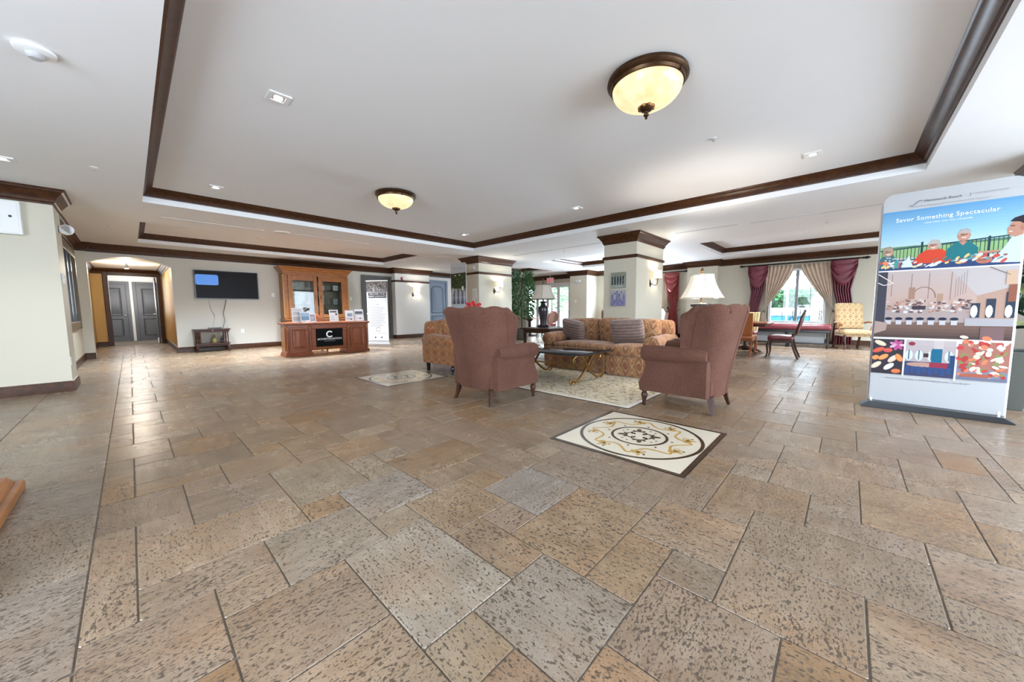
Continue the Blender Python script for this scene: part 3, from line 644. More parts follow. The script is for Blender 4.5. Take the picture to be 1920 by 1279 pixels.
# coffee table -----------------------------------------------------
t = thing('coffee_table', 'glass coffee table on gold scrolled iron legs between the armchairs and sofa', 'coffee table', (4.62, 3.30, .0))
def rrect(x, y, r, n=8): return [(sx*(x-r)+r*math.cos(a), sy*(y-r)+r*math.sin(a)) for sx, sy, a0 in ((1, 1, 0), (-1, 1, 90), (-1, -1, 180), (1, -1, 270)) for a in [R(a0+90*k/n) for k in range(n+1)]]
ring = lambda k, z: [(a*k, b*k, z) for a, b in rrect(.50, .68, .16)]
MB().loft([ring(.985, .448), ring(1, .454), ring(1, .464), ring(.985, .470)]).build('glass_top', M_smoke, t, 40)
mb = MB(); mb.loft([[(a*1.0, b*1.0, .450) for a, b in rrect(.505, .685, .16)], [(a, b, .470) for a, b in rrect(.512, .692, .165)]], True, False); mb.loft([[(a, b, .450) for a, b in rrect(.505, .685, .16)], [(a, b, .450) for a, b in rrect(.475, .655, .15)]], True, False); mb.build('top_rim', M_steel_dark, t, 40)
for y in (-.50, .50):
    for sg in (-1, 1):
        pts = [(sg*x, y+.012*sg, z) for x, z in ((-.385, .075), (-.36, .05), (-.395, .03), (-.43, .05), (-.42, .085), (-.36, .075), (-.28, .05), (-.19, .085), (-.08, .16), (0, .23), (.07, .31), (.15, .385), (.25, .425), (.34, .42), (.40, .385), (.39, .345), (.35, .345), (.345, .375))]
        sm = []
        for i in range(len(pts)-1):
            p0, p1, p2, p3 = [Vector(pts[max(0, min(len(pts)-1, i+k))]) for k in (-1, 0, 1, 2)]
            for q in range(4):
                u = q/4; sm.append(.5*((2*p1)+(p2-p0)*u+(2*p0-5*p1+4*p2-p3)*u*u+(3*p1-p0-3*p2+p3)*u**3))
        leg = MB().tube(sm, [.012+.006*math.sin(math.pi*k/len(sm)) for k in range(len(sm))], 8).build('scroll_leg', M_gold, t)
        MB().tube([p+Vector((0, .013, .004)) for p in sm], .0055, 6).build('groove_bead', M_bronze, leg)
    MB().cushion((0, y, .23), (.05, .05, .06), .02, .0, 4).build('collar', M_gold, t)
MB().bar((0, -.5, .23), (0, .5, .23), .02, .02).build('stretcher', M_gold, t)

# ------------------------------------------------------------------ lamps and their tables
def end_table(name, label, loc, sx, sy, h):
    t = thing(name, label, 'side table', loc)
    MB().box(-sx/2, -sy/2, h-.035, sx/2, sy/2, h).build('tabletop', M_darkwood, t, 30, .012)
    MB().box(-sx/2+.06, -sy/2+.06, h-.12, sx/2-.06, sy/2-.06, h-.035).build('apron', M_darkwood, t, 30, .005)
    for a in (-1, 1):
        for b in (-1, 1): MB().loft([[(a*(sx/2-.09)+dx*q, b*(sy/2-.09)+dy*q, z) for dx, dy in ((-1, -1), (1, -1), (1, 1), (-1, 1))] for z, q in ((0, .02), (h-.12, .03))]).build('leg', M_darkwood, t, 30, .004)
    MB().box(-sx/2+.09, -sy/2+.09, .16, sx/2-.09, sy/2-.09, .185).build('shelf', M_darkwood, t, 30, .004)
end_table('end_table', 'dark end table between the sofa and loveseat under the dark urn lamp', (7.0, 5.38, 0), 1.0, .92, .66)
end_table('end_table', 'dark end table behind the side-on armchair under the bright shaded lamp', (6.12, 1.66, 0), .62, .62, .62)
def bell_shade(mat, z0, z1, r0, r1, trim, parent, n=6):
    def rad(k): return r1+(r0-r1)*(1-k)**1.6
    rings = []
    for i in range(9):
        k = i/8; rings.append([(rad(k)*(1-.05*abs(math.cos(n/2*2*math.pi*j/48)))*math.cos(2*math.pi*j/48), rad(k)*(1-.05*abs(math.cos(n/2*2*math.pi*j/48)))*math.sin(2*math.pi*j/48), z0+(z1-z0)*k) for j in range(48)])
    o = MB().loft(rings, True, False).build('lamp_shade', mat, parent, 60)
    md = o.modifiers.new('thickness', 'SOLIDIFY'); md.thickness = .004
    for k in range(n):
        a = 2*math.pi*k/n+math.pi/n
        MB().tube([((rad(q)+.001)*math.cos(a), (rad(q)+.001)*math.sin(a), z0+(z1-z0)*q) for q in [i/6 for i in range(7)]], .004, 5).build('shade_rib', trim, o)
    for z, r in ((z0, rad(0)), (z1, rad(1))): MB().tube([(r*.985*math.cos(2*math.pi*j/32), r*.985*math.sin(2*math.pi*j/32), z) for j in range(33)], .006, 5).build('shade_trim', trim, o)
t = thing('table_lamp', 'dark urn table lamp with unlit grey paneled shade by the far end of the sofa', 'lamp', (7.02, 5.52, .66))
MB().box(-.11, -.11, 0, .11, .11, .035).build('foot', M_black, t, 30, .01)
MB().lathe((0, 0, .035), [(.07, 0), (.085, .01), (.085, .1), (.10, .22), (.125, .36), (.13, .44), (.115, .475), (.07, .50), (.055, .53), (.06, .56), (.095, .585), (.09, .60), (.02, .61), (.012, .70)], 24).build('urn', flat('dark_urn_glaze', (.022, .015, .018), .25), t)
for sg in (-1, 1): MB().tube([(0, sg*.10, .05), (0, sg*.15, .03), (0, sg*.16, .01)], .018, 8).build('scroll_foot', M_black, t)
MB().tube([(0, 0, .70), (0, 0, 1.16)], .006, 6).build('harp', M_bronze, t); MB().lathe((0, 0, 1.04), [(.008, 0), (.014, .03), (.02, .05), (.012, .08), (.016, .11), (.003, .16)], 10).build('finial', M_bronze, t)
bell_shade(M_shade2, .69, 1.04, .33, .19, flat('dark_shade_trim', (.12, .085, .06), .7), t)
t = thing('table_lamp', 'lit table lamp with white bell shade showing above the side-on armchair', 'lamp', (6.03, 1.66, .62))
MB().box(-.11, -.11, 0, .11, .11, .04).build('foot', M_black, t, 30, .01)
MB().box(-.095, -.095, .04, .095, .095, .50).build('square_column', flat('mottled_black_white', (.10, .09, .08), .3, var=.9, bs=18), t, 30, .012)
MB().box(-.12, -.12, .50, .12, .12, .545).build('capital', M_black, t, 30, .012); MB().lathe((0, 0, .545), [(.03, 0), (.012, .02), (.012, .1)], 10).build('neck', M_bronze, t)
MB().tube([(0, 0, .6), (0, 0, 1.0)], .006, 6).build('harp', M_bronze, t); MB().lathe((0, 0, .99), [(.008, 0), (.018, .015), (.01, .03), (.02, .05), (.02, .07), (.004, .1)], 10).build('finial', M_bronze, t)
bell_shade(M_shade, .63, .98, .31, .165, flat('cream_shade_trim', (.55, .5, .42), .7), t)
l = bpy.data.lights.new('bulb', 'POINT'); l.energy = 40; l.color = (1, .90, .78); l.shadow_soft_size = .05; o = bpy.data.objects.new('bulb', l); col.objects.link(o); o.parent = t; o.location = (0, 0, .8)

# ------------------------------------------------------------------ ceiling fixtures
def dome_light(label, loc, power):
    t = thing('ceiling_light', label, 'ceiling light', loc, 0, 'alabaster bowl ceiling lights')
    MB().lathe((0, 0, 0), [(.30, 0), (.31, -.004), (.315, -.03), (.30, -.05), (.29, -.055), (.283, -.075), (.262, -.08), (.262, -.01)], 48).build('bronze_pan', M_bronze, t, 30)
    bowl = [(.270*math.cos(a)**.85+.002, -.07-.155*math.sin(a)) for a in [math.pi/2*k/12 for k in range(13)]]
    b = MB().lathe((0, 0, 0), bowl, 48).build('glass_bowl', M_bowl, t, 60)
    fin = MB().lathe((0, 0, 0), [(.055, -.214), (.062, -.222), (.055, -.24), (.035, -.255), (.018, -.262), (.016, -.275), (.022, -.283), (.02, -.292), (.009, -.30), (.012, -.31), (.004, -.32)], 18).build('finial', M_bronze, t)
    for k in range(8):
        a = 2*math.pi*k/8; MB().cushion((.048*math.cos(a), .048*math.sin(a), -.228), (.042, .034, .028), .012, .0, 4, Matrix.Rotation(a, 3, 'Z')).build('leaf_boss', M_gold, fin)
    for k in range(3):
        a = R(20+120*k); MB().box(-.012, -.006, -.085, .012, .006, -.05).build('clip', M_bronze, t, 30, loc=(.287*math.cos(a), .287*math.sin(a), 0)).rotation_euler = (0, 0, a+math.pi/2)
dome_light('large amber glass bowl ceiling light above the front medallion', (3.02, 1.30, ZT), 14)
dome_light('amber glass bowl ceiling light farther back above the loveseat', (3.06, 5.42, ZT), 14)
DL = [((1.02, 3.75), ZT, 'square recessed downlight in the big tray, the largest one at upper left'), ((1.01, 7.03), ZT, 'square recessed downlight near the far left corner of the big tray'),
      ((5.85, .42), ZT, 'square recessed downlight near the right corner of the big tray'), ((5.78, 3.77), ZT, 'square recessed downlight in the big tray toward the painted column'), ((5.8, 7.05), ZT, 'square recessed downlight in the far corner of the big tray'), ((1.0, .45), ZT, 'square recessed downlight behind the viewer'),
      ((-.83, 6.70), ZC, 'square downlight trim at the left edge above the beige pier')]
DL = [d for d in DL if 'viewer' not in d[2]]
def square_downlight(xy, z, label):
    t = thing('recessed_downlight', label, 'downlight', (xy[0], xy[1], z), 0, 'square recessed downlights')
    for q in ((-.085, -.085, .085, -.05), (-.085, .05, .085, .085), (-.085, -.05, -.05, .05), (.05, -.05, .085, .05)): MB().box(q[0], q[1], -.012, q[2], q[3], 0).build('trim_ring', M_wplastic, t, 30)
    MB().box(-.05, -.05, -.006, .05, .05, -.003).build('reflector', M_silver, t, 0); MB().lathe((0, 0, -.012), [(.034, 0), (.034, .006)], 16).build('lamp_lens', M_led, t, 0)
    l = bpy.data.lights.new('spot', 'SPOT'); l.energy = 40; l.spot_size = R(110); l.spot_blend = .7; l.color = (1, .98, .96); l.shadow_soft_size = .04
    o = bpy.data.objects.new('spot', l); col.objects.link(o); o.parent = t; o.location = (0, 0, -.03)
for xy, z, lb in DL: square_downlight(xy, z, lb)
RD = [((.95, 10.9), 'small round downlight at the left end of the tray along the television wall'), ((2.35, 10.9), 'small round downlight in the television-wall tray left of the hutch'), ((3.75, 10.9), 'small round downlight in the television-wall tray before the hutch'), ((3.6, 10.3), 'small round downlight nearest the viewer in the television-wall tray'), ((5.35, 10.9), 'small round downlight at the desk end of the television-wall tray'),
      ((11.5, .9), 'small round downlight in the tray before the curtained window'), ((11.4, 6.3), 'small round downlight in the tray behind the painted column'), ((11.2, 10.3), 'small round downlight in the tray before the glass entrance'), ((11.5, -1.2), 'small round downlight in the window tray toward the tall banner')]
for (x, y), lb in RD:
    t = thing('round_downlight', lb, 'downlight', (x, y, ZT), 0, 'round recessed downlights')
    MB().lathe((0, 0, -.01), [(.075, 0), (.085, .004), (.085, .01), (.05, .01), (.05, .003)], 20).build('trim_ring', M_wplastic, t); MB().lathe((0, 0, -.006), [(.048, 0), (.048, .003)], 16).build('lamp_lens', M_led, t, 0)
    l = bpy.data.lights.new('spot', 'SPOT'); l.energy = 390 if x < 7 else 440; l.spot_size = R(118); l.spot_blend = .8; l.color = (.86, .96, 1.08); l.shadow_soft_size = .05; o = bpy.data.objects.new('spot', l); col.objects.link(o); o.parent = t; o.location = (0, 0, -.03)
t = thing('smoke_detector', 'round white smoke detector dome on the ceiling at upper left', 'detector', (-.30, 3.84, ZC))
MB().lathe((0, 0, 0), [(.085, 0), (.09, -.006), (.088, -.02), (.07, -.028), (.03, -.03)], 32).build('base_plate', M_wplastic, t); MB().lathe((0, 0, -.028), [(.042, 0), (.04, -.02), (.03, -.03), (.01, -.033)], 20).build('sensor_chamber', flat('grey_vent', (.45, .45, .45), .5), t)
for xy, z, lb in (((4.55, 1.19), ZT, 'small sprinkler head in the tray ceiling beside the near bowl light'), ((-.17, 6.39), ZC, 'small sprinkler head on the plain ceiling at left'), ((-.15, 10.4), ZC, 'small sprinkler head on the ceiling before the arched corridor'), ((5.2, 7.3), ZT, 'small sprinkler head in the tray beside the far bowl light'), ((8.6, 6.0), ZC, 'small sprinkler head on the ceiling between the two columns'), ((9.4, .4), ZC, 'small sprinkler head on the ceiling before the window tray')):
    t = thing('sprinkler_head', lb, 'sprinkler', (*xy, z)); MB().lathe((0, 0, 0), [(.035, 0), (.034, -.005), (.015, -.008)], 16).build('escutcheon', M_wplastic, t); MB().lathe((0, 0, -.008), [(.009, 0), (.009, -.02), (.018, -.022), (.018, -.025), (.003, -.026)], 10).build('deflector', M_silver, t)
def slot(loc, ln, along_x, label):
    t = thing('slot_diffuser', label, 'vent', (*loc, ZC)); a, b = (ln/2, .03) if along_x else (.03, ln/2)
    MB().box(-a, -b, -.004, a, b, 0).build('diffuser_frame', M_wplastic, t, 0); a2, b2 = (a-.01, .008) if along_x else (.008, b-.01)
    MB().box(-a2, -b2, -.0055, a2, b2, -.004).build('slot_opening', flat('slot_dark', (.22, .22, .23), .6), t, 0)
slot((1.24, 8.84), 1.5, True, 'linear ceiling slot vent left of the round speaker'); slot((3.36, 8.78), 1.6, True, 'linear ceiling slot vent right of the round speaker')
slot((8.2, 6.1), 3.0, False, 'long linear slot vent in the ceiling between the two columns'); slot((8.45, .4), 2.2, False, 'linear slot vent in the ceiling before the window tray'); slot((8.4, 2.3), 1.2, False, 'short linear slot vent by the painted column crown')
t = thing('ceiling_speaker', 'round white speaker grille between the ceiling slot vents', 'speaker', (2.30, 8.78, ZC)); MB().lathe((0, 0, 0), [(.15, 0), (.15, -.008), (.14, -.010)], 32).build('bezel', M_wplastic, t); MB().lathe((0, 0, -.008), [(.135, 0), (.12, -.006), (.01, -.007)], 32).build('mesh_grille', flat('speaker_mesh', (.7, .7, .7), .7), t)
t = thing('access_panel', 'white rectangular flush panel in the ceiling before the blue-grey door', 'panel', (6.9, 9.3, ZC)); MB().box(-.25, -.12, -.006, .25, .12, 0).build('panel_frame', M_wplastic, t); MB().box(-.22, -.09, -.009, .22, .09, -.006).build('panel_lens', M_wplastic, t)

# ------------------------------------------------------------------ tall printed banners
class Art:
    """flat coloured printing on a panel: u across, v up (metres), each layer a fraction of a millimetre proud"""
    def __init__(s, fn): s.mb = MB(); s.fn = fn; s.k = 0
    def poly(s, pts, c):
        s.k += 1; s.mb.cur = tuple(x*.8 for x in c); s.mb.add([s.fn(u, v, .0012+.00002*s.k) for u, v in pts], [tuple(range(len(pts)))]); return s
    def rect(s, u0, v0, u1, v1, c): return s.poly([(u0, v0), (u1, v0), (u1, v1), (u0, v1)], c)
    def ell(s, u, v, a, b, c, rot=0, n=12): return s.poly([(u+a*math.cos(t)*math.cos(rot)-b*math.sin(t)*math.sin(rot), v+a*math.cos(t)*math.sin(rot)+b*math.sin(t)*math.cos(rot)) for t in [2*math.pi*k/n for k in range(n)]], c)
    def line(s, pts, wd, c):
        for (a, b), (p, q) in zip(pts[:-1], pts[1:]):
            d = math.hypot(p-a, q-b) or 1; nx, ny = -(q-b)/d*wd/2, (p-a)/d*wd/2; s.poly([(a+nx, b+ny), (p+nx, q+ny), (p-nx, q-ny), (a-nx, b-ny)], c)
        return s
    def grad(s, u0, v0, u1, v1, c0, c1, n=10):
        for k in range(n):
            f = (k+.5)/n; s.rect(u0, v0+(v1-v0)*k/n, u1, v0+(v1-v0)*(k+1)/n, tuple(a+(b-a)*f for a, b in zip(c0, c1)))
        return s
    def build(s, name, parent): return s.mb.build(name, M_print, parent, 0)
W_, H_ = .91, 2.27
t = thing('display_banner', 'tall white trade-show banner with printed dining photographs at the right edge of the room', 'banner', (5.60, -.215, 0))
# local frame: panel faces -X, u runs toward -Y
fnB = lambda u, v, d: (-d-.012, -u, v)
rr = [(.0, .05), (W_, .05), (W_, H_-.09)]+[(W_-.09+.09*math.cos(a), H_-.09+.09*math.sin(a)) for a in [R(15*k) for k in range(1, 7)]]+[(.09-.09*math.sin(a), H_-.09+.09*math.cos(a)) for a in [R(15*k) for k in range(0, 7)]]
MB().prism(rr, -.012, .012, lambda a, b, x: (x, -a, b)).build('banner_panel', flat('banner_fabric', (.40, .403, .41), .65), t, 30, .004)
MB().prism([(-.06, 0), (W_+.05, 0), (W_+.05, .012), (W_-.02, .055), (.0, .07), (-.06, .02)], -.13, .05, lambda a, b, x: (x, -a, b)).build('base_plate', M_steel_dark, t, 30, .004)
for u in (.02, W_-.03): MB().tube([(0, -u, 0), (0, -u, .09)], .016, 10).build('frame_foot', M_silver, t)
for u in (-.006, W_+.006): MB().tube([(.004, -u, .03), (.004, -u, H_-.1)], .009, 8).build('frame_tube', M_silver, t)
A = Art(fnB); e = .004
sk = (.50, .25, .17)
A.grad(e, 1.80, W_-e, 2.085, (.34, .58, .74), (.12, .33, .58)); A.grad(e, 1.70, W_-e, 1.80, (.50, .66, .74), (.36, .58, .72), 5)
A.rect(e, 1.60, W_-e, 1.72, (.28, .46, .20)); A.poly([(e, 1.70), (.12, 1.715), (.25, 1.72), (.32, 1.705), (W_-e, 1.73), (W_-e, 1.70)], (.10, .20, .13))
A.line([(e, 1.685), (W_-e, 1.745)], .012, (.02, .06, .07)); A.line([(e, 1.57), (W_-e, 1.60)], .01, (.02, .06, .06))
for k in range(34): A.line([(.02+k*.026, 1.57), (.02+k*.026, 1.69+.0018*k)], .005, (.02, .07, .05))
for u in (.30, .72): A.line([(u, 1.5), (u, 1.75)], .016, (.015, .05, .06))
A.rect(e, 1.475, W_-e, 1.55, (.03, .06, .16))
# four diners
A.poly([(.005, 1.50), (.12, 1.50), (.135, 1.57), (.10, 1.64), (.04, 1.64), (.005, 1.60)], (.06, .14, .17))
for k in range(12): A.ell(.02+rng.random()*.1, 1.51+rng.random()*.11, .008, .006, (.55, .68, .68))
A.ell(.065, 1.665, .032, .042, sk); A.poly([(.02, 1.66), (.03, 1.72), (.075, 1.73), (.095, 1.715), (.06, 1.69), (.045, 1.62)], (.33, .24, .17))
A.poly([(.24, 1.53), (.47, 1.53), (.47, 1.63), (.43, 1.665), (.33, 1.665), (.28, 1.62)], (.62, .06, .025)); A.ell(.375, 1.70, .034, .042, sk); A.poly([(.335, 1.72), (.36, 1.765), (.41, 1.755), (.43, 1.70), (.41, 1.67), (.405, 1.72)], (.42, .40, .37))
A.poly([(.45, 1.545), (.66, 1.56), (.66, 1.65), (.60, 1.72), (.52, 1.72), (.47, 1.66)], (.015, .17, .19)); A.poly([(.535, 1.72), (.565, 1.68), (.59, 1.72)], sk); A.ell(.565, 1.775, .042, .054, sk); A.poly([(.525, 1.80), (.54, 1.835), (.585, 1.84), (.61, 1.81), (.595, 1.81)], (.40, .36, .33))
A.poly([(.74, 1.50), (W_-e, 1.49), (W_-e, 1.76), (.86, 1.76), (.81, 1.64)], (.55, .63, .78)); A.poly([(.815, 1.80), (.82, 1.75), (.86, 1.72), (W_-e, 1.74), (W_-e, 1.88), (.84, 1.86)], sk); A.poly([(.825, 1.865), (.85, 1.895), (W_-e, 1.915), (W_-e, 1.83), (.88, 1.855)], (.02, .018, .025))
for fx, fy, hc in ((.065, 1.665, (.40, .31, .24)), (.375, 1.70, (.46, .44, .42)), (.565, 1.775, (.45, .42, .40))):
    A.ell(fx+.012, fy-.002, .022, .034, (.58, .32, .23)); A.line([(fx-.02, fy+.008), (fx+.022, fy+.010)], .007, (.06, .04, .04)); A.line([(fx-.014, fy-.018), (fx+.012, fy-.018)], .008, (.85, .78, .74)); A.ell(fx-.002, fy-.004, .006, .010, (.42, .19, .13))
    A.poly([(fx-.036, fy), (fx-.034, fy+.032), (fx-.008, fy+.056), (fx+.026, fy+.046), (fx+.038, fy+.012), (fx+.026, fy+.024), (fx-.02, fy+.026)], hc)
A.ell(.90, 1.80, .018, .026, (.42, .19, .13)); A.line([(.83, 1.825), (.855, 1.822)], .008, (.05, .03, .03)); A.line([(.825, 1.775), (.845, 1.772)], .007, (.8, .72, .68))
A.line([(.66, 1.60), (.78, 1.605)], .022, sk); A.ell(.70, 1.53, .05, .035, (.5, .16, .11))
for k in range(70):
    u = .02+rng.random()*.80; A.ell(u, 1.495+rng.random()*.075+.02*u, .012+.018*rng.random(), .006+.007*rng.random(), rng.choice([(.7, .68, .66), (.75, .55, .2), (.55, .08, .06), (.62, .7, .75), (.3, .12, .09), (.12, .3, .32)]), rng.random())
A.poly([(.165, 1.50), (.215, 1.62), (.25, 1.50)], (.62, .70, .80)); A.ell(.05, 1.555, .022, .02, (.8, .25, .12)); A.line([(.05, 1.535), (.05, 1.49)], .004, (.8, .8, .8)); A.rect(.115, 1.50, .145, 1.575, (.05, .32, .33))
A.rect(e, 1.462, W_-e, 1.475, (.8, .8, .82))
# restaurant interior
v0, v1 = .765, 1.462
A.grad(e, 1.10, W_-e, v1, (.52, .36, .30), (.50, .42, .40), 8); A.poly([(.5, v1), (W_-e, v1), (W_-e, 1.25), (.7, 1.17)], (.50, .45, .44)); A.grad(e, v0, W_-e, .93, (.07, .045, .04), (.22, .13, .10), 5)
A.rect(e, .93, W_-e, 1.10, (.40, .32, .30)); A.rect(e, .90, .075, v1, (.05, .05, .07)); A.poly([(.68, 1.19), (W_-e, 1.28), (W_-e, .95), (.68, .98)], (.46, .30, .23))
for u, vv in ((.11, 1.2), (.25, 1.15), (.37, 1.17), (.515, 1.15)): A.line([(u, vv), (u, v1-.03)], .006, (.30, .20, .17))
for k in range(5): A.line([(.545+k*.016, 1.18+k*.01), (.545+k*.016, 1.36+k*.02)], .003, (.25, .2, .2))
A.line([(.27+.08*math.cos(a)+.07, 1.18+.11*math.sin(a)) for a in [math.pi*k/12 for k in range(13)]], .008, (.24, .15, .12)); A.rect(.235, 1.17, .28, 1.29, (.36, .21, .15)); A.rect(.43, 1.14, .47, 1.22, (.42, .27, .19))
for k in range(110): A.rect(*(lambda u, v: (u, v, u+.012+rng.random()*.02, v+.008+rng.random()*.02))(.075+rng.random()*.56, 1.02+rng.random()*.13), rng.choice([(.62, .52, .48), (.48, .24, .17), (.7, .66, .64), (.30, .14, .11), (.55, .36, .27), (.12, .08, .09)]))
A.rect(.27, 1.06, .36, 1.10, (.05, .035, .05)); 
for k in range(7): A.ell(.105+k*.075, .965, .028, .016, (.02, .025, .05)); A.rect(.085+k*.075, .905, .125+k*.075, .95, (.55, .54, .57))
for u, h in ((.68, 1.12), (.77, 1.16), (.88, 1.22)): A.rect(u-.03, .98, u+.025, h, (.03, .045, .075)); A.ell(u-.01, 1.04, .022, .06, (.68, .75, .80))
A.rect(.62, .90, W_-e, .97, (.42, .40, .42)); A.poly([(e, .80), (.09, .84), (.10, .92), (e, .94)], (.42, .30, .26)); A.rect(.72, v0, .86, .89, (.20, .12, .12)); A.line([(e, 1.44), (.12, 1.34), (.05, 1.32), (e, 1.35)], .008, (.75, .68, .62)); A.rect(.84, 1.29, W_-.01, 1.42, (.58, .40, .28)); A.rect(.86, 1.13, W_-e, 1.29, (.27, .10, .06)); A.line([(.74, 1.46), (.86, 1.38)], .006, (.2, .15, .14))
A.rect(e, .745, W_-e, .765, (.8, .8, .82))
# three small food and room pictures
r0, r1 = .37, .745
A.rect(e, r0, .235, r1, (.035, .028, .04))
for u, v, ln, c, a in ((.06, .70, .05, (.72, .58, .42), -.5), (.05, .625, .05, (.58, .10, .06), .5), (.09, .55, .045, (.80, .30, .10), .7), (.16, .535, .05, (.75, .55, .44), .9), (.205, .55, .045, (.78, .26, .08), -1.1), (.04, .46, .05, (.76, .60, .44), .8), (.135, .45, .05, (.75, .70, .66), .8), (.19, .405, .035, (.72, .18, .06), .1), (.12, .625, .035, (.6, .09, .08), .1), (.03, .54, .03, (.75, .28, .08), .6)): A.ell(u, v, ln, .024, c, a); A.ell(u, v+.005, ln*.8, .012, tuple(min(1, x*1.2) for x in c), a)
for k in range(7): A.ell(.185+.03*math.cos(k*.9), .685+.03*math.sin(k*.9), .03, .014, rng.choice([(.62, .25, .42), (.7, .45, .58), (.5, .08, .25)]), k*.9)
A.rect(.235, r0-.01, .248, r1, (.8, .8, .82))
A.grad(.248, .52, .585, r1, (.42, .36, .37), (.50, .44, .44), 4); A.rect(.248, r0, .585, .52, (.05, .055, .12))
for u in (.275, .345, .43, .545): A.ell(u, .585, .028, .055, (.62, .72, .78)); A.rect(u-.006, .54, u+.004, .64, (.10, .16, .20))
A.rect(.43, .50, .50, .66, (.01, .13, .23)); A.rect(.44, .66, .505, .745, (.55, .49, .47)); A.ell(.29, .705, .025, .02, (.25, .03, .05)); A.rect(.375, .57, .41, .61, (.05, .03, .03)); A.ell(.37, .49, .11, .025, (.48, .28, .22)); A.rect(.42, .46, .54, .52, (.30, .03, .06)); A.rect(.55, .42, .585, .60, (.02, .06, .15))
for k in range(8): A.rect(.255+k*.04, .39+.02*(k % 2), .285+k*.04, .47, (.03, .07, .20))
A.rect(.585, r0-.02, .598, r1, (.8, .8, .82))
A.rect(.598, r0, W_-e, r1, (.22, .23, .30)); A.poly([(.598, .52), (W_-e, .46), (W_-e, r1), (.598, r1)], (.40, .16, .12))
for k in range(90): A.ell(.605+rng.random()*.28, .40+rng.random()*.33*(1 if k % 3 else .6)+(.06 if k % 3 else 0), .012+.02*rng.random(), .01+.012*rng.random(), rng.choice([(.58, .06, .06), (.72, .62, .50), (.68, .22, .12), (.25, .26, .10), (.8, .74, .68), (.45, .05, .05)]), rng.random()*3)
A.ell(.72, .415, .10, .022, (.42, .12, .07)); A.rect(.60, r0, W_-e, .40, (.17, .18, .26))
A.line([(.19, 2.125), (.205, 2.12), (.22, 2.13), (.235, 2.15), (.255, 2.165), (.275, 2.165)], .006, (.12, .14, .18)); A.line([(.215, 2.125), (.23, 2.135), (.24, 2.148)], .003, (.4, .3, .3))
A.build('printed_pictures', t)
M_ink = flat('dark_ink', (.10, .11, .13), .6); M_inkw = flat('white_ink', (.9, .92, .93), .6); M_inkg = flat('grey_ink', (.30, .31, .33), .6)
RB = (R(90), 0, R(-90))
def bt(s, u, v, size, mat, al='LEFT', sp=1.0, sh=0): return lettering(s, t, mat, size, (-.0152, -u, v), RB, al, spacing=sp, shear=sh)
bt('Hammock Beach', .285, 2.158, .036, M_ink); bt('|', .575, 2.160, .04, M_ink); bt('GOLF RESORT & SPA', .60, 2.162, .020, M_inkg, sp=1.1); bt('Oceanfront Getaway Just Minutes South of St. Augustine', .205, 2.112, .0215, M_inkg, sh=.25)
bt('Savor Something Spectacular', .10, 1.99, .055, M_inkw, sp=1.03); bt('coastal cuisine, ocean views, unforgettable', .30, 1.94, .018, M_inkw); bt('hammockbeach.com', .58, .787, .024, M_inkw, sp=1.1); bt('PALM COAST, FLORIDA  |  HAMMOCKBEACH.COM  |  877.587.0379', .12, .325, .0185, M_ink, sp=1.05)
# ------------------------------------------------------------------ left side
t = thing('wall_cabinet', 'white wall-mounted box with small lock high on the beige pier at left', 'cabinet', (-1.30, 7.95, 2.11))
MB().box(-.5, -.10, 0, .42, 0, .42).build('case', M_wplastic, t, 30, .006); dr = MB().box(-.48, -.108, .015, .40, -.10, .405).build('door', M_wplastic, t, 30, .004)
MB().tube([(.34, -.108, .22), (.34, -.12, .22)], .014, 12).build('lock', M_steel_dark, dr); MB().tube([(.12, -.108, .04), (.12, -.114, .04)], .008, 8).build('lock', M_steel_dark, dr)
t = thing('emergency_light', 'round white emergency spotlight on the corner of the beige pier', 'light', (-.62, 8.35, 2.30))
MB().box(0, -.05, -.05, .03, .05, .05).build('bracket', M_wplastic, t, 30, .01); MB().tube([(.03, 0, 0), (.06, -.02, 0), (.08, -.05, .0)], .016, 10).build('swivel_arm', M_wplastic, t)
h = MB().tube([(.10, .0, 0), (.09, -.05, -.005), (.08, -.115, -.015)], [.035, .06, .072], 20).build('lamp_head', M_wplastic, t); MB().tube([(.081, -.112, -.014), (.0795, -.118, -.0155)], .062, 20).build('lens', M_silver, h)
t = thing('thermostat', 'white thermostat on the narrow side of the beige pier', 'thermostat', (-.62, 7.98+.1, 1.58)); MB().box(0, -.05, -.07, .022, .05, .07).build('housing', M_wplastic, t, 30, .006); MB().box(.022, -.03, .0, .024, .03, .04).build('display', flat('lcd', (.35, .38, .36), .3), t, 0)
t = thing('wall_outlet', 'white outlet cover low on the side of the beige pier', 'outlet', (-.62, 8.0, .42)); MB().box(0, -.035, -.06, .006, .035, .06).build('cover_plate', M_wplastic, t, 30, .002); MB().box(.006, -.014, -.03, .008, .014, .03).build('socket', flat('socket_grey', (.6, .6, .58), .5), t, 0)
M_olive = wood('olive_brown_frame', (.10, .07, .035), (.19, .14, .08), .4)
t = struct(MB().box(-.80, 10.30, .76, -.75, 10.45, 2.46).box(-.80, 12.42, .76, -.75, 12.55, 2.46).box(-.80, 10.45, 2.30, -.75, 12.42, 2.46).box(-.80, 10.45, .76, -.75, 12.42, .92).build('window_1', M_olive, bevel=.008))
MB().box(-.80, 10.45, .92, -.785, 12.42, 2.30).build('dark_glass', flat('dark_glass', (.006, .006, .007), .08), t, 0)
for y in (11.1, 11.75): MB().box(-.785, y-.03, .92, -.765, y+.03, 2.30).build('mullion', M_black, t, 30)
t = thing('wooden_console', 'corner of a brown wooden cabinet base at the left edge of the picture', 'cabinet', (-1.18, 3.05, 0))
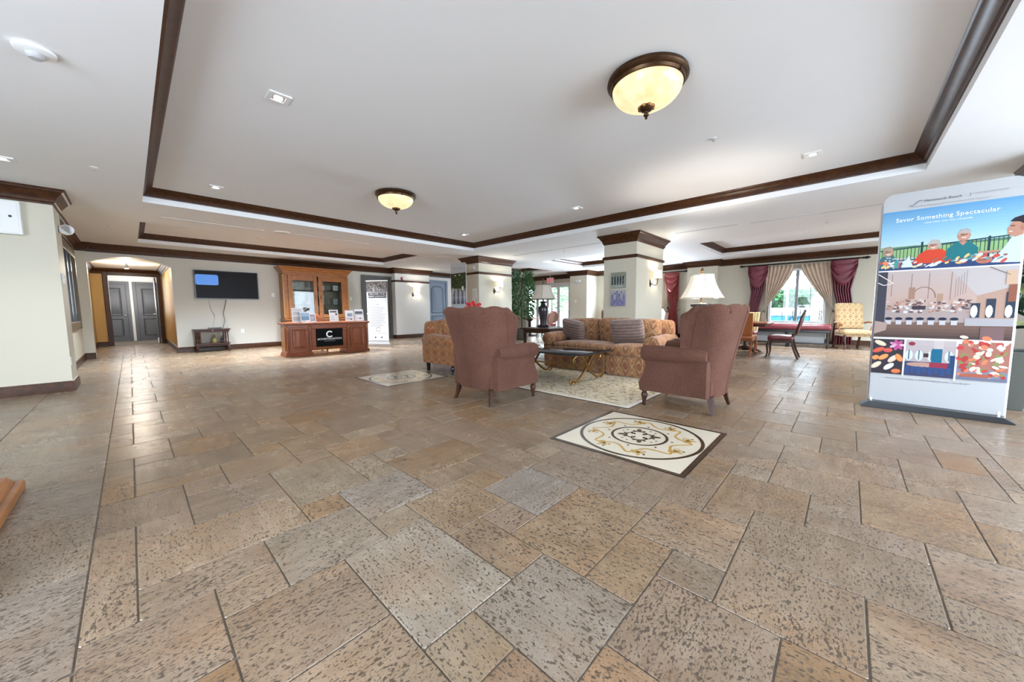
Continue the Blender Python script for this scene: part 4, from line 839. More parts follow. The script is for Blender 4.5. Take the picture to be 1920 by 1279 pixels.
MB().box(-.6, -.8, 0, .66, .66, .06).build('plinth', M_honey, t, 30, .012); MB().frustum(-.58, -.78, .06, .63, .63, .11, .03).build('plinth_moulding', M_honey, t, 30, .006); MB().box(-.5, -.7, .11, .52, .52, .40).build('body', M_honey, t, 30, .004); MB().box(-.54, -.74, .40, .56, .56, .44).build('top', M_honey, t, 30, .01)
for x in (-.25, .25): MB().box(x-.2, .52, .15, x+.2, .53, .36).build('panel', M_honey, t, 30, .006)
# corridor spotlight
t = thing('track_spotlight', 'small black spotlight under the corridor ceiling behind the arch', 'spotlight', (.02, 15.6, 2.56)); MB().tube([(0, 0, 0), (0, 0, -.06)], .012, 8).build('stem', M_black, t); MB().tube([(0, .0, -.05), (0, -.02, -.16)], [.035, .045], 14).build('lamp_can', M_black, t); MB().tube([(0, -.02, -.16), (0, -.0205, -.164)], .04, 14).build('lamp_lens', M_led, t)
l = bpy.data.lights.new('spot', 'POINT'); l.energy = 42; l.color = (1, .9, .72); l.shadow_soft_size = .06; o = bpy.data.objects.new('spot', l); col.objects.link(o); o.parent = t; o.location = (0, -.03, -.22)
l = bpy.data.lights.new('hall_fill', 'POINT'); l.energy = 60; l.color = (1, .98, .96); l.shadow_soft_size = .75; o = bpy.data.objects.new('hall_fill', l); col.objects.link(o); o.location = (.1, 19.3, 1.75)  # bare point light without a fixture, added to brighten the hallway

# television wall ---------------------------------------------------
YW = 13.25
t = thing('television', 'wall-mounted black flat television showing a blue reflection', 'television', (2.0, YW, 1.47))
MB().box(-.735, -.075, 0, .735, -.03, .80).build('bezel', M_black, t, 30, .006); MB().box(-.715, -.0775, .02, .715, -.075, .785).build('screen', flat('screen_glass', (.008, .006, .006), .32, spec=.08), t, 0); MB().box(-.2, -.03, .2, .2, 0, .6).build('wall_mount', M_steel_dark, t, 30)
mb = MB(); mb.prism(rrect(.25, .145, .05), -.0785, -.0775, lambda a, b, y: (-.46+a, y, .535+b)); mb.build('painted_reflection', flat('blue_reflection', (.02, .12, .36), .3, emit=(.01, .16, .62), es=.45), t, 0)  # blue reflection painted on the screen as a glowing panel
t = thing('console_table', 'small dark two-tier console table standing under the television', 'table', (1.53, 12.98, 0))
for z, sx, sy in ((.60, .40, .22), (.205, .38, .20)):
    MB().box(-sx, -sy, z, sx, sy, z+.03).build('shelf', M_darkwood, t, 30, .01); MB().box(-sx+.03, -sy+.03, z-.05, sx-.03, sy-.03, z).build('apron', M_darkwood, t, 30, .005)
for sx in (-1, 1):
    for sy in (-1, 1):
        for dx in (0, .06): MB().lathe((sx*(.33-dx), sy*.16, .235), [(.014, 0), (.018, .03), (.012, .05), (.016, .16), (.012, .27), (.018, .29), (.014, .33)], 10).build('turned_post', M_darkwood, t)
        MB().tube([(sx*.32, sy*.15, .16), (sx*.345, sy*.17, .10), (sx*.335, sy*.16, .05), (sx*.36, sy*.18, .012)], [.03, .03, .018, .022], 8).build('leg', M_darkwood, t)
MB().cushion((0, -.2, .60), (.04, .03, .05), .012, 0, 4).build('bracket', M_silver, t)
o = MB().tube([(1.93, 13.14, 1.46), (1.90, 13.18, 1.30), (1.84, 13.16, 1.05), (1.86, 13.1, .86), (1.80, 13.02, .66), (1.7, 13.0, .638)], .009, 6).build('power_cord', flat('grey_cord', (.12, .10, .09), .5)); tag(o, 'dark cord hanging from the television to the console table', 'cord')
o = MB().tube([(1.55, 13.235, 1.45), (1.58, 13.235, 1.2), (1.66, 13.235, 1.0), (1.62, 13.235, .80), (1.6, 13.2, .66), (1.6, 13.1, .639)], .006, 6).build('power_cord', flat('pale_cord', (.42, .39, .34), .5)); tag(o, 'pale thin cord against the wall left of the dark one', 'cord')
o = MB().box(-.16, -.1, 0, .12, .08, .035).build('media_box', M_black, None, 30, .006, loc=(1.62, 12.98, .63)); tag(o, 'flat black media box on top of the console table', 'box')
o = MB().lathe((0, 0, 0), [(.05, 0), (.06, .02), (.055, .10), (.03, .16), (.018, .22), (.022, .24)], 14).build('vase', flat('olive_ceramic', (.20, .17, .06), .4), None, loc=(1.58, 13.0, .235)); tag(o, 'olive vase on the lower shelf of the console table', 'vase')
o = MB().lathe((0, 0, 0), [(.03, 0), (.035, .02), (.03, .1), (.012, .14), (.012, .18)], 12).build('bottle', M_black, None, loc=(1.74, 12.98, .235)); tag(o, 'small black bottle beside the olive vase on the lower shelf', 'bottle')
def plate(nm, lb, cat, loc, sw=True):
    t = thing(nm, lb, cat, loc); MB().box(-.04, -.008, -.06, .04, 0, .06).build('cover_plate', M_wplastic, t, 30, .002)
    if sw: MB().box(-.012, -.014, -.02, .012, -.008, .02).build('rocker', M_wplastic, t, 30, .001)
    else:
        for z in (-.025, .025): MB().box(-.012, -.010, z-.014, .012, -.008, z+.014).build('socket', flat('socket_grey', (.6, .6, .58), .5), t, 0)
plate('light_switch', 'white light switch between the television and the hutch', 'switch', (3.12, YW, 1.62)); plate('light_switch', 'white light switch right of the hutch', 'switch', (5.55, YW, 1.55))
plate('wall_outlet', 'white wall outlet right of the console table', 'outlet', (2.28, YW, .53), False); plate('wall_outlet', 'white wall outlet seen under the console table top', 'outlet', (1.8, YW, .50), False)
# hutch
t = thing('hutch', 'tall honey wood hutch with two mirrored glass doors behind the desk', 'hutch', (4.28, 12.98, 0))
MB().box(-.98, -.28, .06, .98, .26, .82).build('base_cabinet', M_honey, t, 30, .008); MB().box(-1.0, -.30, 0, 1.0, .26, .08).build('plinth', M_honey, t, 30, .01); MB().box(-1.02, -.32, .82, 1.02, .26, .86).build('counter', M_honey, t, 30, .012)
for k in range(4):
    d_ = MB().box(-.95+.48*k, -.295, .12, -.49+.48*k, -.28, .78).build('door', M_honey, t, 30, .004); MB().box(-.87+.48*k, -.305, .2, -.57+.48*k, -.295, .7).build('raised_panel', M_honey, d_, 30, .008); MB().sphere((-.53+.48*k, -.31, .45), .014).build('knob', M_bronze, d_)
for sx in (-1, 1): MB().box(sx*.92-.06, -.20, .86, sx*.92+.06, .26, 2.28).build('side_post', M_honey, t, 30, .012); MB().tube([(sx*.985, -.19, .9), (sx*.985, -.19, 2.25)], .016, 8).build('rope_moulding', M_gold, t)
MB().box(-.88, .22, .86, .88, .25, 2.28).build('mirror_back', M_mirror, t, 0)
MB().box(-.98, -.20, 2.24, .98, .26, 2.32).build('frieze', M_honey, t, 30, .008)
sweep([(-.98, .26), (-.98, -.2), (.98, -.2), (.98, .26)], [(0, 0), (.015, .01), (.02, .05), (.05, .07), (.07, .12), (.11, .15), (.12, .19), (0, .19)], 2.31).build('cornice', M_honey, t, 30)
MB().box(-.98, -.2, 2.31, .98, .26, 2.49).build('cornice_core', M_honey, t, 0)
for z in (1.30, 1.78): MB().box(-.86, -.15, z, .86, .22, z+.02).build('shelf', M_darkwood, t, 30)
for sx in (-1, 1):
    d_ = MB().box(sx*.44-.42, -.225, .88, sx*.44-.31, -.195, 2.24).box(sx*.44+.31, -.225, .88, sx*.44+.42, -.195, 2.24).box(sx*.44-.31, -.225, 2.08, sx*.44+.31, -.195, 2.24).box(sx*.44-.31, -.225, .88, sx*.44+.31, -.195, 1.0).build('glass_door', M_honey, t, 30, .008)
    MB().box(sx*.44-.31, -.213, 1.0, sx*.44+.31, -.207, 2.08).build('pane', M_glass, d_, 0)
    MB().tube([(sx*.44-sx*.36, -.24, 1.5), (sx*.44-sx*.36, -.24, 1.62)], .009, 8).build('door_pull', M_bronze, d_)
    MB().box(sx*.44-.30, -.222, .99, sx*.44-.285, -.214, 2.09).build('glazing_bead', M_gold, d_, 0)
i_ = 0
for x, z, w_, h_, c in ((-.62, 1.80, .22, .22, (.7, .7, .66)), (-.60, 1.32, .20, .26, (.66, .62, .5)), (.22, 1.80, .14, .16, (.75, .73, .7)), (.20, 1.32, .16, .30, (.5, .5, .48)), (.66, 1.80, .16, .18, (.75, .75, .75)), (.64, 1.32, .15, .2, (.25, .3, .32)), (-.25, 1.32, .12, .12, (.4, .2, .12)), (-.2, 1.80, .2, .08, (.3, .18, .1))):
    lb = ['white framed card on the upper shelf at the left of the hutch', 'cream card on the middle shelf at the left of the hutch', 'small white card on the upper shelf behind the right hutch door', 'grey patterned box on the middle shelf behind the right hutch door', 'white box on the upper shelf at the far right of the hutch', 'dark box on the middle shelf at the far right of the hutch', 'small brown box on the middle shelf in the left half of the hutch', 'flat brown box on the upper shelf in the left half of the hutch'][i_]; i_ += 1
    t2 = thing('display_card' if c[0] > .6 else 'keepsake_box', lb, 'card' if c[0] > .6 else 'box', (4.28+x, 13.05, z)); MB().box(-w_/2, -.02, 0, w_/2, .02, h_).build('frame', flat('card_%d' % i_, c, .6), t2, 30, .004); MB().box(-w_/2+.02, -.022, .02, w_/2-.02, -.02, h_-.02).build('picture', flat('card_in_%d' % i_, tuple(x_*.75 for x_ in c), .6), t2, 0)
# desk
t = thing('reception_desk', 'carved cherry wood desk with a black sign panel, standing before the hutch', 'desk', (3.50, 9.98, 0), R(-3.5))
for sx in (-1, 1):
    px = sx*.70
    pd = MB().box(px-.27, -.27, .07, px+.27, .30, .77).build('pedestal', M_cherry, t, 30, .012); MB().frustum(px-.31, -.31, 0, px+.31, .34, .09, .03).build('plinth', M_cherry, pd, 30, .008)
    MB().box(px-.19, -.295, .16, px+.19, -.27, .70).build('door', M_cherry, pd, 30, .006); MB().frustum(px-.15, -.27, 0, px+.15, .27, .02, .025) if False else None
    rings = [[(px+a*k, -.295-dy, .43+b*k2) for a, b in ((-.15, -.23), (.15, -.23), (.15, .23), (-.15, .23))] for k, k2, dy in ((1, 1, 0), (.93, .96, .01), (.85, .9, .002), (.75, .84, .01))]; MB().loft(rings).build('raised_panel', M_cherry, pd, 30)
    for dx in (-.245, .245):
        MB().loft([[(px+dx+.022*math.cos(2*math.pi*k/10), -.285+.02*math.sin(2*math.pi*k/10), z) for k in range(10)] for z in (.1, .74)]).build('pilaster', M_cherry, pd, 40); MB().cushion((px+dx, -.29, .68), (.05, .04, .08), .015, 0, 4).build('carved_bracket', M_honey, pd)
    e_ = MB().box(px+sx*.27, -.18, .14, px+sx*.285, .22, .70).build('end_panel', M_honey, pd, 30, .005)
MB().box(-.43, -.23, .12, .43, -.19, .77).build('modesty_panel', M_cherry, t, 30, .004)
for q in ((-.43, .66, .43, .77), (-.43, .12, .43, .20), (-.43, .2, -.32, .66), (.32, .2, .43, .66)): MB().box(q[0], -.26, q[1], q[2], -.23, q[3]).build('panel_rail', M_cherry, t, 30, .008)
MB().tube([(-.25, -.262, .15), (-.12, -.275, .165), (0, -.28, .15), (.12, -.275, .165), (.25, -.262, .15)], [.01, .02, .028, .02, .01], 8).build('carved_swag', M_honey, t)
MB().prism([(-1.02, -.33), (1.02, -.33), (1.02, .36), (-1.02, .36)], .77, .82, lambda a, b, z: (a, b, z)).build('desktop', M_cherry, t, 30, .016)
sg_ = thing('logo_sign', 'black square sign with white ring logo set in the desk front', 'sign', (3.50, 9.98, 0), R(-3.5))
MB().box(-.315, -.268, .205, .315, -.262, .655).build('sign_panel', flat('sign_black', (.004, .004, .004), .7, spec=.1), sg_, 30, .002)
mb = MB(); ribbon(mb, [(.07*math.cos(a), .07*math.sin(a)) for a in [R(40+280*k/30) for k in range(31)]], .032, 0); o = mb.build('ring_mark', flat('white_ink', (.9, .92, .93), .6), sg_, 0); o.rotation_euler = (R(90), 0, 0); o.location = (0, -.2695, .51)
lettering('#COASTALNATION', sg_, M_inkw, .068, (0, -.2692, .39), (R(90), 0, 0), spacing=.95); lettering('REAL ESTATE GROUP', sg_, M_inkg, .028, (0, -.2692, .335), (R(90), 0, 0))
# desk chair
t = thing('desk_chair', 'orange brown leather chair with rounded back behind the desk', 'chair', (3.42, 10.55, 0), R(180))
MB().cushion((0, 0, .45), (.52, .50, .12), .05, .02).build('seat', M_tan, t)
MB().prism([(-.25, .52), (.25, .52)]+[(.27*math.cos(a), .78+.24*math.sin(a)) for a in [math.pi*k/12 for k in range(13)]], -.24, -.17, lambda a, b, y: (a, y, b)).build('backrest', M_tan, t, 40, .02)
MB().tube([(.275*math.cos(a), -.205, .78+.245*math.sin(a)) for a in [math.pi*k/14 for k in range(15)]], .022, 8).build('back_frame', M_cherry, t)
for sx in (-1, 1):
    for y in (-.2, .2): MB().loft([[(sx*.21+dx*q, y+dy*q, z) for dx, dy in ((-1, -1), (1, -1), (1, 1), (-1, 1))] for z, q in ((0, .016), (.40, .024))]).build('leg', M_cherry, t, 30)
def sheet_stand(lb, loc, rz, w_, h_, art, tilt=12):
    t = thing('sign_holder', lb, 'sign holder', loc, rz); g = bpy.data.objects.new
    up_ = lambda u, v, d: (u-w_/2, -.02-d+v*math.tan(R(tilt)), v+.006)
    MB().prism([(0, 0), (w_, 0), (w_, h_), (0, h_)], -.004, .0, lambda a, b, d: up_(a, b, d)).build('acrylic_holder', M_acryl, t, 0); MB().box(-w_/2, -.05, 0, w_/2, .06, .006).build('foot', M_acryl, t, 0)
    MB().prism([(.004, .004), (w_-.004, .004), (w_-.004, h_-.004), (.004, h_-.004)], .0, .001, lambda a, b, d: up_(a, b, d)).build('paper_sheet', M_paper, t, 0)
    A = Art(up_)
    for q in art: A.rect(q[0]*w_, q[1]*h_, q[2]*w_, q[3]*h_, q[4])
    A.build('print', t)
bl, gy, lg = (.22, .38, .55), (.16, .17, .19), (.62, .65, .68)
sheet_stand('white flyer in a stand at the left end of the desk, behind the blue one', (2.86, 10.02, .82), R(-14), .26, .36, [(.1, .82, .8, .9, lg), (.1, .5, .85, .75, (.7, .74, .78)), (.1, .1, .8, .4, lg)])
sheet_stand('blue patterned brochure in a stand leaning before the white flyer', (2.98, 9.86, .82), R(8), .24, .26, [(.05, .55, .95, .92, (.42, .58, .72)), (.1, .2, .9, .55, bl), (.05, .05, .5, .2, (.7, .75, .8))])
sheet_stand('small grey brochure in a stand right of the blue one', (3.18, 9.95, .82), R(14), .16, .22, [(.1, .1, .9, .9, (.35, .38, .45)), (.2, .3, .6, .6, (.6, .55, .58))])
sheet_stand('white flyer with a black headline standing at the middle of the desk', (3.66, 9.85, .82), R(-4), .23, .31, [(.12, .76, .85, .90, gy), (.68, .52, .88, .70, gy), (.12, .15, .6, .2, lg), (.12, .3, .5, .34, lg), (.12, .42, .55, .46, lg)])
sheet_stand('white flyer with a small blue picture at the right of the desk', (4.05, 9.82, .82), R(-10), .22, .29, [(.25, .42, .85, .75, (.45, .52, .62)), (.35, .5, .6, .66, bl), (.15, .15, .7, .3, lg), (.6, .12, .8, .24, gy)])
sheet_stand('white flyer with a dark landscape picture at the right end of the desk', (4.36, 9.92, .82), R(-4), .25, .32, [(.1, .52, .9, .82, gy), (.1, .52, .9, .6, lg), (.15, .2, .85, .24, lg), (.5, .15, .65, .28, gy)])
# roll-up banner
t = thing('rollup_banner', 'grey and white roll-up banner with a ring logo standing right of the desk', 'banner', (5.28, 10.68, 0), R(-60))
wb, hb = .74, 2.0; fn2 = lambda u, v, d: (u-wb/2, -d-.002, v)
MB().box(-wb/2, -.001, .09, wb/2, .001, hb).build('banner_sheet', flat('rollup_vinyl', (.60, .60, .58), .6), t, 0); MB().box(-wb/2-.02, -.05, 0, wb/2+.02, .05, .09).build('base_cassette', M_silver, t, 30, .015); MB().box(-wb/2-.01, -.015, hb, wb/2+.01, .012, hb+.035).build('top_rail', M_wplastic, t, 30, .006); MB().tube([(0, .03, .05), (0, .03, hb)], .010, 8).build('support_pole', M_silver, t)
A = Art(fn2); A.rect(0, .09, wb, .16, (.62, .62, .60)); A.rect(0, .15, wb, .165, (.06, .06, .06)); A.rect(0, 1.68, wb, hb, (.25, .25, .24))
for k in range(90): A.rect(*(lambda u, v: (u, v, u+.03+.03*rng.random(), v+.02+.05*rng.random()))(rng.random()*(wb-.06), 1.69+rng.random()*.24), rng.choice([(.12, .12, .12), (.45, .45, .43), (.6, .6, .58), (.3, .3, .29)]))
A.rect(.06, 1.50, wb-.06, 1.66, (.05, .05, .05)); A.rect(wb-.015, .16, wb, 1.68, (.08, .08, .08))
for k in range(15): A.rect(.08, 1.20-.042*k, wb-.08-rng.random()*.18, 1.213-.042*k, (.33, .33, .35))
for u in (.26, .48): A.ell(u, .27, .028, .028, (.08, .08, .09))
A.line([(wb/2+.075*math.cos(a), .52+.065*math.sin(a)) for a in [R(20+320*k/24) for k in range(25)]], .022, (.32, .32, .32)); A.build('printed_graphics', t)
tl = lambda s, u, v, z, mt, al='CENTER': lettering(s, t, mt, z, (u-wb/2, -.0065, v), (R(90), 0, 0), al)
tl('DISCOVER YOUR', wb/2, 1.615, .07, M_inkw); tl('DREAM COMMUNITY', wb/2, 1.545, .062, M_inkw); tl('CONNECT', .25, 1.40, .06, M_inkg); tl('with an agent', .29, 1.30, .055, M_ink); tl('#COASTALNATION', wb/2, .40, .062, M_inkg)
# fire strobe, sconces
t = thing('fire_strobe', 'small red fire alarm strobe above the rail beside the dark door', 'alarm', (7.45, 12.95, 2.36)); MB().box(-.05, -.04, -.06, .05, 0, .06).build('housing', flat('alarm_red', (.28, .02, .03), .4), t, 30, .008); MB().box(.005, -.055, -.03, .04, -.04, .04).build('strobe_lens', M_wplastic, t, 30, .006)
def sconce(lb, loc):
    t = thing('wall_sconce', lb, 'sconce', loc, 0, 'wall sconces with half shades')
    MB().lathe((0, 0, 0), [(.002, -.09), (.03, -.075), (.055, -.03), (.05, .03), (.025, .08), (.002, .095)], 16).build('backplate', M_iron, t).scale = (1, .35, 1)
    MB().tube([(0, -.02, .0), (.03, -.05, -.04), (.09, -.09, -.05), (.14, -.11, -.01), (.15, -.115, .05), (.145, -.115, .09)], .009, 8).build('scroll_arm', M_bronze, t)
    MB().tube([(.02, -.03, -.02), (.05, -.05, .03), (.03, -.045, .06)], .007, 6).build('leaf_scroll', M_iron, t)
    MB().lathe((.145, -.115, .09), [(.03, 0), (.035, .01), (.012, .02), (.012, .07)], 12).build('candle_cup', M_bronze, t)
    s_ = MB().loft([[(.145+r*math.cos(2*math.pi*k/24), -.115+r*.8*math.sin(2*math.pi*k/24), z) for k in range(24)] for z, r in ((.13, .115), (.29, .10))], True, False).build('half_shade', M_shade3, t, 60)
    l = bpy.data.lights.new('bulb', 'POINT'); l.energy = 13; l.color = (1, .9, .75); l.shadow_soft_size = .04; o = bpy.data.objects.new('bulb', l); col.objects.link(o); o.parent = t; o.location = (.145, -.115, .24)
sconce('lit sconce on the white wall between the dark door and the blue-grey door', (7.92, 12.95, 1.75)); sconce('lit sconce on the column behind the rear-facing armchair', (8.15, 8.42, 1.72)); sconce('lit sconce on the column that carries two small paintings', (8.36, 3.41, 1.69))
# ------------------------------------------------------------------ tall poster, papers, flowers and plant at the farther column
t = thing('poster_banner', 'tall banner with palm and terrace photograph beside the farther column', 'banner', (6.55, 8.60, 0))
wp, hp = .70, 2.44; fn3 = lambda u, v, d: (-d-.01, -u, v)
MB().prism([(0, .03), (wp, .03), (wp, hp-.05), (wp-.05, hp), (.05, hp), (0, hp-.05)], -.01, .01, lambda a, b, x: (x, -a, b)).build('banner_panel', flat('banner_fabric', (.40, .403, .41), .65), t, 30, .003); MB().box(-.12, -wp-.02, 0, .06, .02, .03).build('base_plate', M_steel_dark, t, 30, .008)
A = Art(fn3); A.rect(.01, 1.45, wp-.01, hp-.28, (.035, .05, .02)); A.rect(.01, 1.28, wp-.01, 1.72, (.30, .31, .34)); A.grad(.01, 1.28, wp-.01, 1.5, (.08, .10, .17), (.42, .45, .52), 4)
for k in range(150): A.ell(.03+rng.random()*(wp-.06), 1.62+rng.random()*.48, .012+.03*rng.random(), .006+.006*rng.random(), rng.choice([(.05, .08, .02), (.12, .13, .04), (.02, .03, .012), (.18, .17, .07), (.03, .05, .02)]), rng.random()*3)
for k in range(7): A.rect(.04+k*.095, 1.28, .07+k*.095, 1.62+.05*(k % 3), (.03, .04, .07) if k % 2 else (.6, .62, .65))
for u in (.22, .42): A.ell(u, 2.09+u*.03, .04, .016, (.75, .74, .6))
A.ell(.55, 1.72, .05, .07, (.75, .72, .6)); A.ell(.10, 1.66, .05, .1, (.5, .48, .55)); A.rect(.01, .95, wp-.01, 1.25, (.45, .58, .65)); A.build('printed_picture', t)
lettering('Hammock Beach', t, M_inkg, .062, (-.0142, -.35, hp-.14), RB)
for z, h_, y, w_, lb in ((1.62, .30, 8.62, .19, 'white printed notice taped on the dim side of the farther column'), (1.36, .24, 8.68, .14, 'smaller white notice below the first on the dim side of the farther column')):
    t = thing('paper_notice', lb, 'notice', (7.48, y, z)); MB().box(-.003, -w_/2, -h_/2, 0, w_/2, h_/2).build('paper', M_paper, t, 0)
    A = Art(lambda u, v, d: (-d-.002, -u, v))
    for k in range(6): A.rect(-w_/2+.03, -h_/2+.03+k*.04, w_/2-.04, -h_/2+.042+k*.04, (.35, .36, .38))
    A.build('print', t)
t = thing('exit_sign', 'small white sign box above the notices on the farther column', 'sign', (7.48, 8.72, 2.42)); MB().box(-.05, -.13, -.055, 0, .13, .055).build('housing', M_wplastic, t, 30, .02); MB().box(-.055, -.09, -.03, -.05, .09, .03).build('lens', flat('lens_grey', (.62, .6, .58), .3), t, 30)
t = thing('pedestal_table', 'dark round pedestal table behind the armchair carrying red flowers', 'table', (5.70, 6.66, 0)); MB().lathe((0, 0, 0), [(.22, 0), (.22, .03), (.06, .06), (.045, .3), (.06, .66), (.28, .80), (.30, .81), (.30, .84)], 24).build('pedestal', M_darkwood, t)
t = thing('flower_vase', 'small bunch of red flowers showing above the armchair before the poster', 'flowers', (5.70, 6.66, .84)); MB().lathe((0, 0, 0), [(.05, 0), (.07, .04), (.075, .14), (.045, .24), (.05, .28)], 16).build('vase', M_wplastic, t)
for k in range(14):
    a, r_ = k*2.4, .012+.024*math.sqrt(k); MB().sphere((r_*2*math.cos(a), r_*2*math.sin(a), .40+.05*math.cos(k)-.5*r_), .048, 8, (1, 1, .8)).build('bloom', M_red, t); MB().tube([(0, 0, .25), (r_*2*math.cos(a), r_*2*math.sin(a), .38)], .004, 5).build('stem', M_leaf, t)
def leafmesh(n, fn, size, mat, name, parent, wide=.42):
    mb = MB()
    for k in range(n):
        c, d = fn(k); d = Vector(d).normalized(); s_ = d.cross(Vector((rng.uniform(-1, 1), rng.uniform(-1, 1), rng.uniform(-1, 1)))).normalized(); L_ = size*rng.uniform(.7, 1.3); nn = d.cross(s_)
        c = Vector(c); mb.add([c, c+d*L_*.5+s_*L_*wide/2+nn*L_*.05, c+d*L_-nn*L_*.12, c+d*L_*.5-s_*L_*wide/2+nn*L_*.05], [(0, 1, 2, 3)])
    return mb.build(name, mat, parent, 0, kind='stuff')
t = thing('ficus_tree', 'tall leafy green indoor tree behind the farther column', 'tree', (9.75, 8.65, 0))
MB().lathe((0, 0, 0), [(.18, 0), (.22, .05), (.26, .38), (.28, .42), (.25, .42), (.24, .38)], 20).build('planter_pot', M_pot, t); MB().tube([(0, 0, .35), (.02, .02, .9), (-.02, .03, 1.5), (.02, 0, 2.2)], [.03, .026, .022, .01], 8).build('trunk', M_darkwood, t)
def fic(k):
    a = rng.random()*6.28; z = .8+rng.random()*1.7; r_ = .52*math.sqrt(rng.random())*(1-.35*abs(z-1.7)); return (r_*math.cos(a), r_*math.sin(a), z), (math.cos(a)*.6, math.sin(a)*.6, rng.uniform(-.9, .3))
leafmesh(1500, fic, .13, M_leaf, 'foliage', t)
t = thing('potted_plant', 'dark leafy plant in a tall grey tapered pot behind the big banner', 'plant', (6.42, -1.20, 0))
MB().loft([[(dx*q, dy*q, z) for dx, dy in ((-1, -1), (1, -1), (1, 1), (-1, 1))] for z, q in ((0, .17), (.58, .25), (.62, .26), (.62, .235), (.56, .23))]).build('tapered_pot', M_pot, t, 30, .006); MB().box(-.21, -.21, .54, .21, .21, .57).build('soil', flat('dark_soil', (.03, .022, .016), .9), t, 0)
for k in range(7): a = k*.9; MB().tube([(.04*math.cos(a), .04*math.sin(a), .55), (.10*math.cos(a), .10*math.sin(a), 1.1), (.18*math.cos(a), .18*math.sin(a), 1.6+.06*k)], .009, 6).build('stem', M_leafdark, t)
for k in range(70):
    a = rng.random()*6.28; z = .80+rng.random()*1.15; r_ = .05+.12*rng.random(); d = Vector((math.cos(a), math.sin(a), rng.uniform(-.5, .6))).normalized(); L_ = .26*rng.uniform(.7, 1.2); c = Vector((r_*math.cos(a), r_*math.sin(a), z)); s_ = d.cross(Vector((0, 0, 1))).normalized(); nn = s_.cross(d)
    pts = [[c+d*L_*q+s_*wd*L_*e2+nn*(-.25*L_*q*q+.03*abs(e2)) for e2 in (-1, 0, 1)] for q, wd in ((0, .02), (.25, .16), (.55, .2), (.8, .12), (1, .01))]; MB().loft(pts, False).build('leaf', M_leafyel if k % 6 == 0 else M_leafdark, t, 60)
# ------------------------------------------------------------------ paintings, exit sign on the near column and the entrance
for z, lb, c0, cs in ((1.74, 'small canvas of a row of dark arches, the upper of two on the column', (.20, .22, .20), [(.05, .07, .07), (.30, .31, .24), (.12, .17, .18), (.42, .44, .38)]), (1.34, 'small canvas of violet buildings, the lower of two on the column', (.28, .28, .36), [(.15, .15, .28), (.45, .46, .5), (.24, .23, .42), (.6, .6, .58)])):
    t = thing('canvas_painting', lb, 'painting', (7.6, 3.815, z)); MB().box(-.04, -.175, -.175, 0, .175, .175).build('canvas', flat('canvas_%d' % int(z*100), c0, .7), t, 30, .004)
    A = Art(lambda u, v, d: (-.04-d, -u, v))
    if z > 1.5:
        A.rect(-.17, .06, .17, .17, cs[1]); A.rect(-.17, -.17, .17, -.10, cs[3])
        for k in range(5): A.rect(-.155+k*.065, -.10, -.115+k*.065, .06, cs[0]); A.ell(-.135+k*.065, .06, .02, .03, cs[0]); A.rect(-.112+k*.065, -.10, -.098+k*.065, .09, cs[3])
    else:
        A.rect(-.17, .03, .17, .17, cs[1]); A.rect(-.17, -.17, .17, -.03, cs[2])
        for k in range(6): A.rect(-.15+k*.055, -.03, -.11+k*.055, .05+.09*((k*7) % 5)/5, cs[k % 3]); A.poly([(-.155+k*.055, .05+.09*((k*7) % 5)/5), (-.13+k*.055, .1+.09*((k*7) % 5)/5), (-.105+k*.055, .05+.09*((k*7) % 5)/5)], cs[0])
    for k in range(40): A.ell(rng.uniform(-.16, .16), rng.uniform(-.16, .16), .016, .006, rng.choice(cs), rng.random()*3)
    A.build('painted_scene', t)
t = thing('exit_sign', 'red lettered exit sign hanging before the glass entrance', 'sign', (13.2, 9.98, 2.30)); MB().box(-.015, -.19, 0, .015, .19, .24).build('sign_plate', flat('exit_plate', (.72, .62, .62), .4), t, 30, .006); MB().tube([(0, 0, .24), (0, 0, .455)], .012, 6).build('hanger_rod', M_wplastic, t)
lettering('EXIT', t, flat('exit_red', (.6, .02, .02), .5, emit=(.8, .02, .02), es=.5), .2, (-.0165, 0, .115), RB)
plate('light_switch', 'white switch on the cream pilaster left of the painted column', 'switch', (13.42, 8.75, 1.45)); bpy.context.scene.objects['light_switch.002'].rotation_euler = (0, 0, R(-90))
t = thing('emergency_light', 'white twin-head emergency light high on the cream pilaster', 'light', (13.42, 8.62, 2.30)); MB().box(-.05, -.14, -.05, 0, .14, .05).build('housing', M_wplastic, t, 30, .012)
for y in (-.09, .09): MB().sphere((-.06, y, .02), .04, 10).build('lamp_head', M_wplastic, t)
# glass entrance
M_frame = flat('white_window_frame', (.78, .78, .77), .4); M_bar = flat('grey_window_bar', (.25, .25, .26), .4)
d6 = struct(MB().box(14.2, 9.5, 0, 14.32, 9.62, 2.38).box(14.2, 12.23, 0, 14.32, 12.35, 2.38).box(14.2, 9.62, 2.26, 14.32, 12.23, 2.38).build('door_6', M_frame, bevel=.006))
for k in range(4):
    y0 = 9.62+k*.6525; lf = MB().box(14.23, y0, .02, 14.28, y0+.08, 2.26).box(14.23, y0+.5725, .02, 14.28, y0+.6525, 2.26).box(14.23, y0+.08, .02, 14.28, y0+.5725, .22).box(14.23, y0+.08, 2.16, 14.28, y0+.5725, 2.26).build('door_leaf', M_frame, d6, bevel=.004)
    MB().box(14.25, y0+.08, .22, 14.256, y0+.5725, 2.16).build('pane', M_glass, lf, 0); MB().bar((14.2, y0+.05, 1.0), (14.2, y0+.6, 1.0), .03, .03).build('push_bar', M_silver, lf)
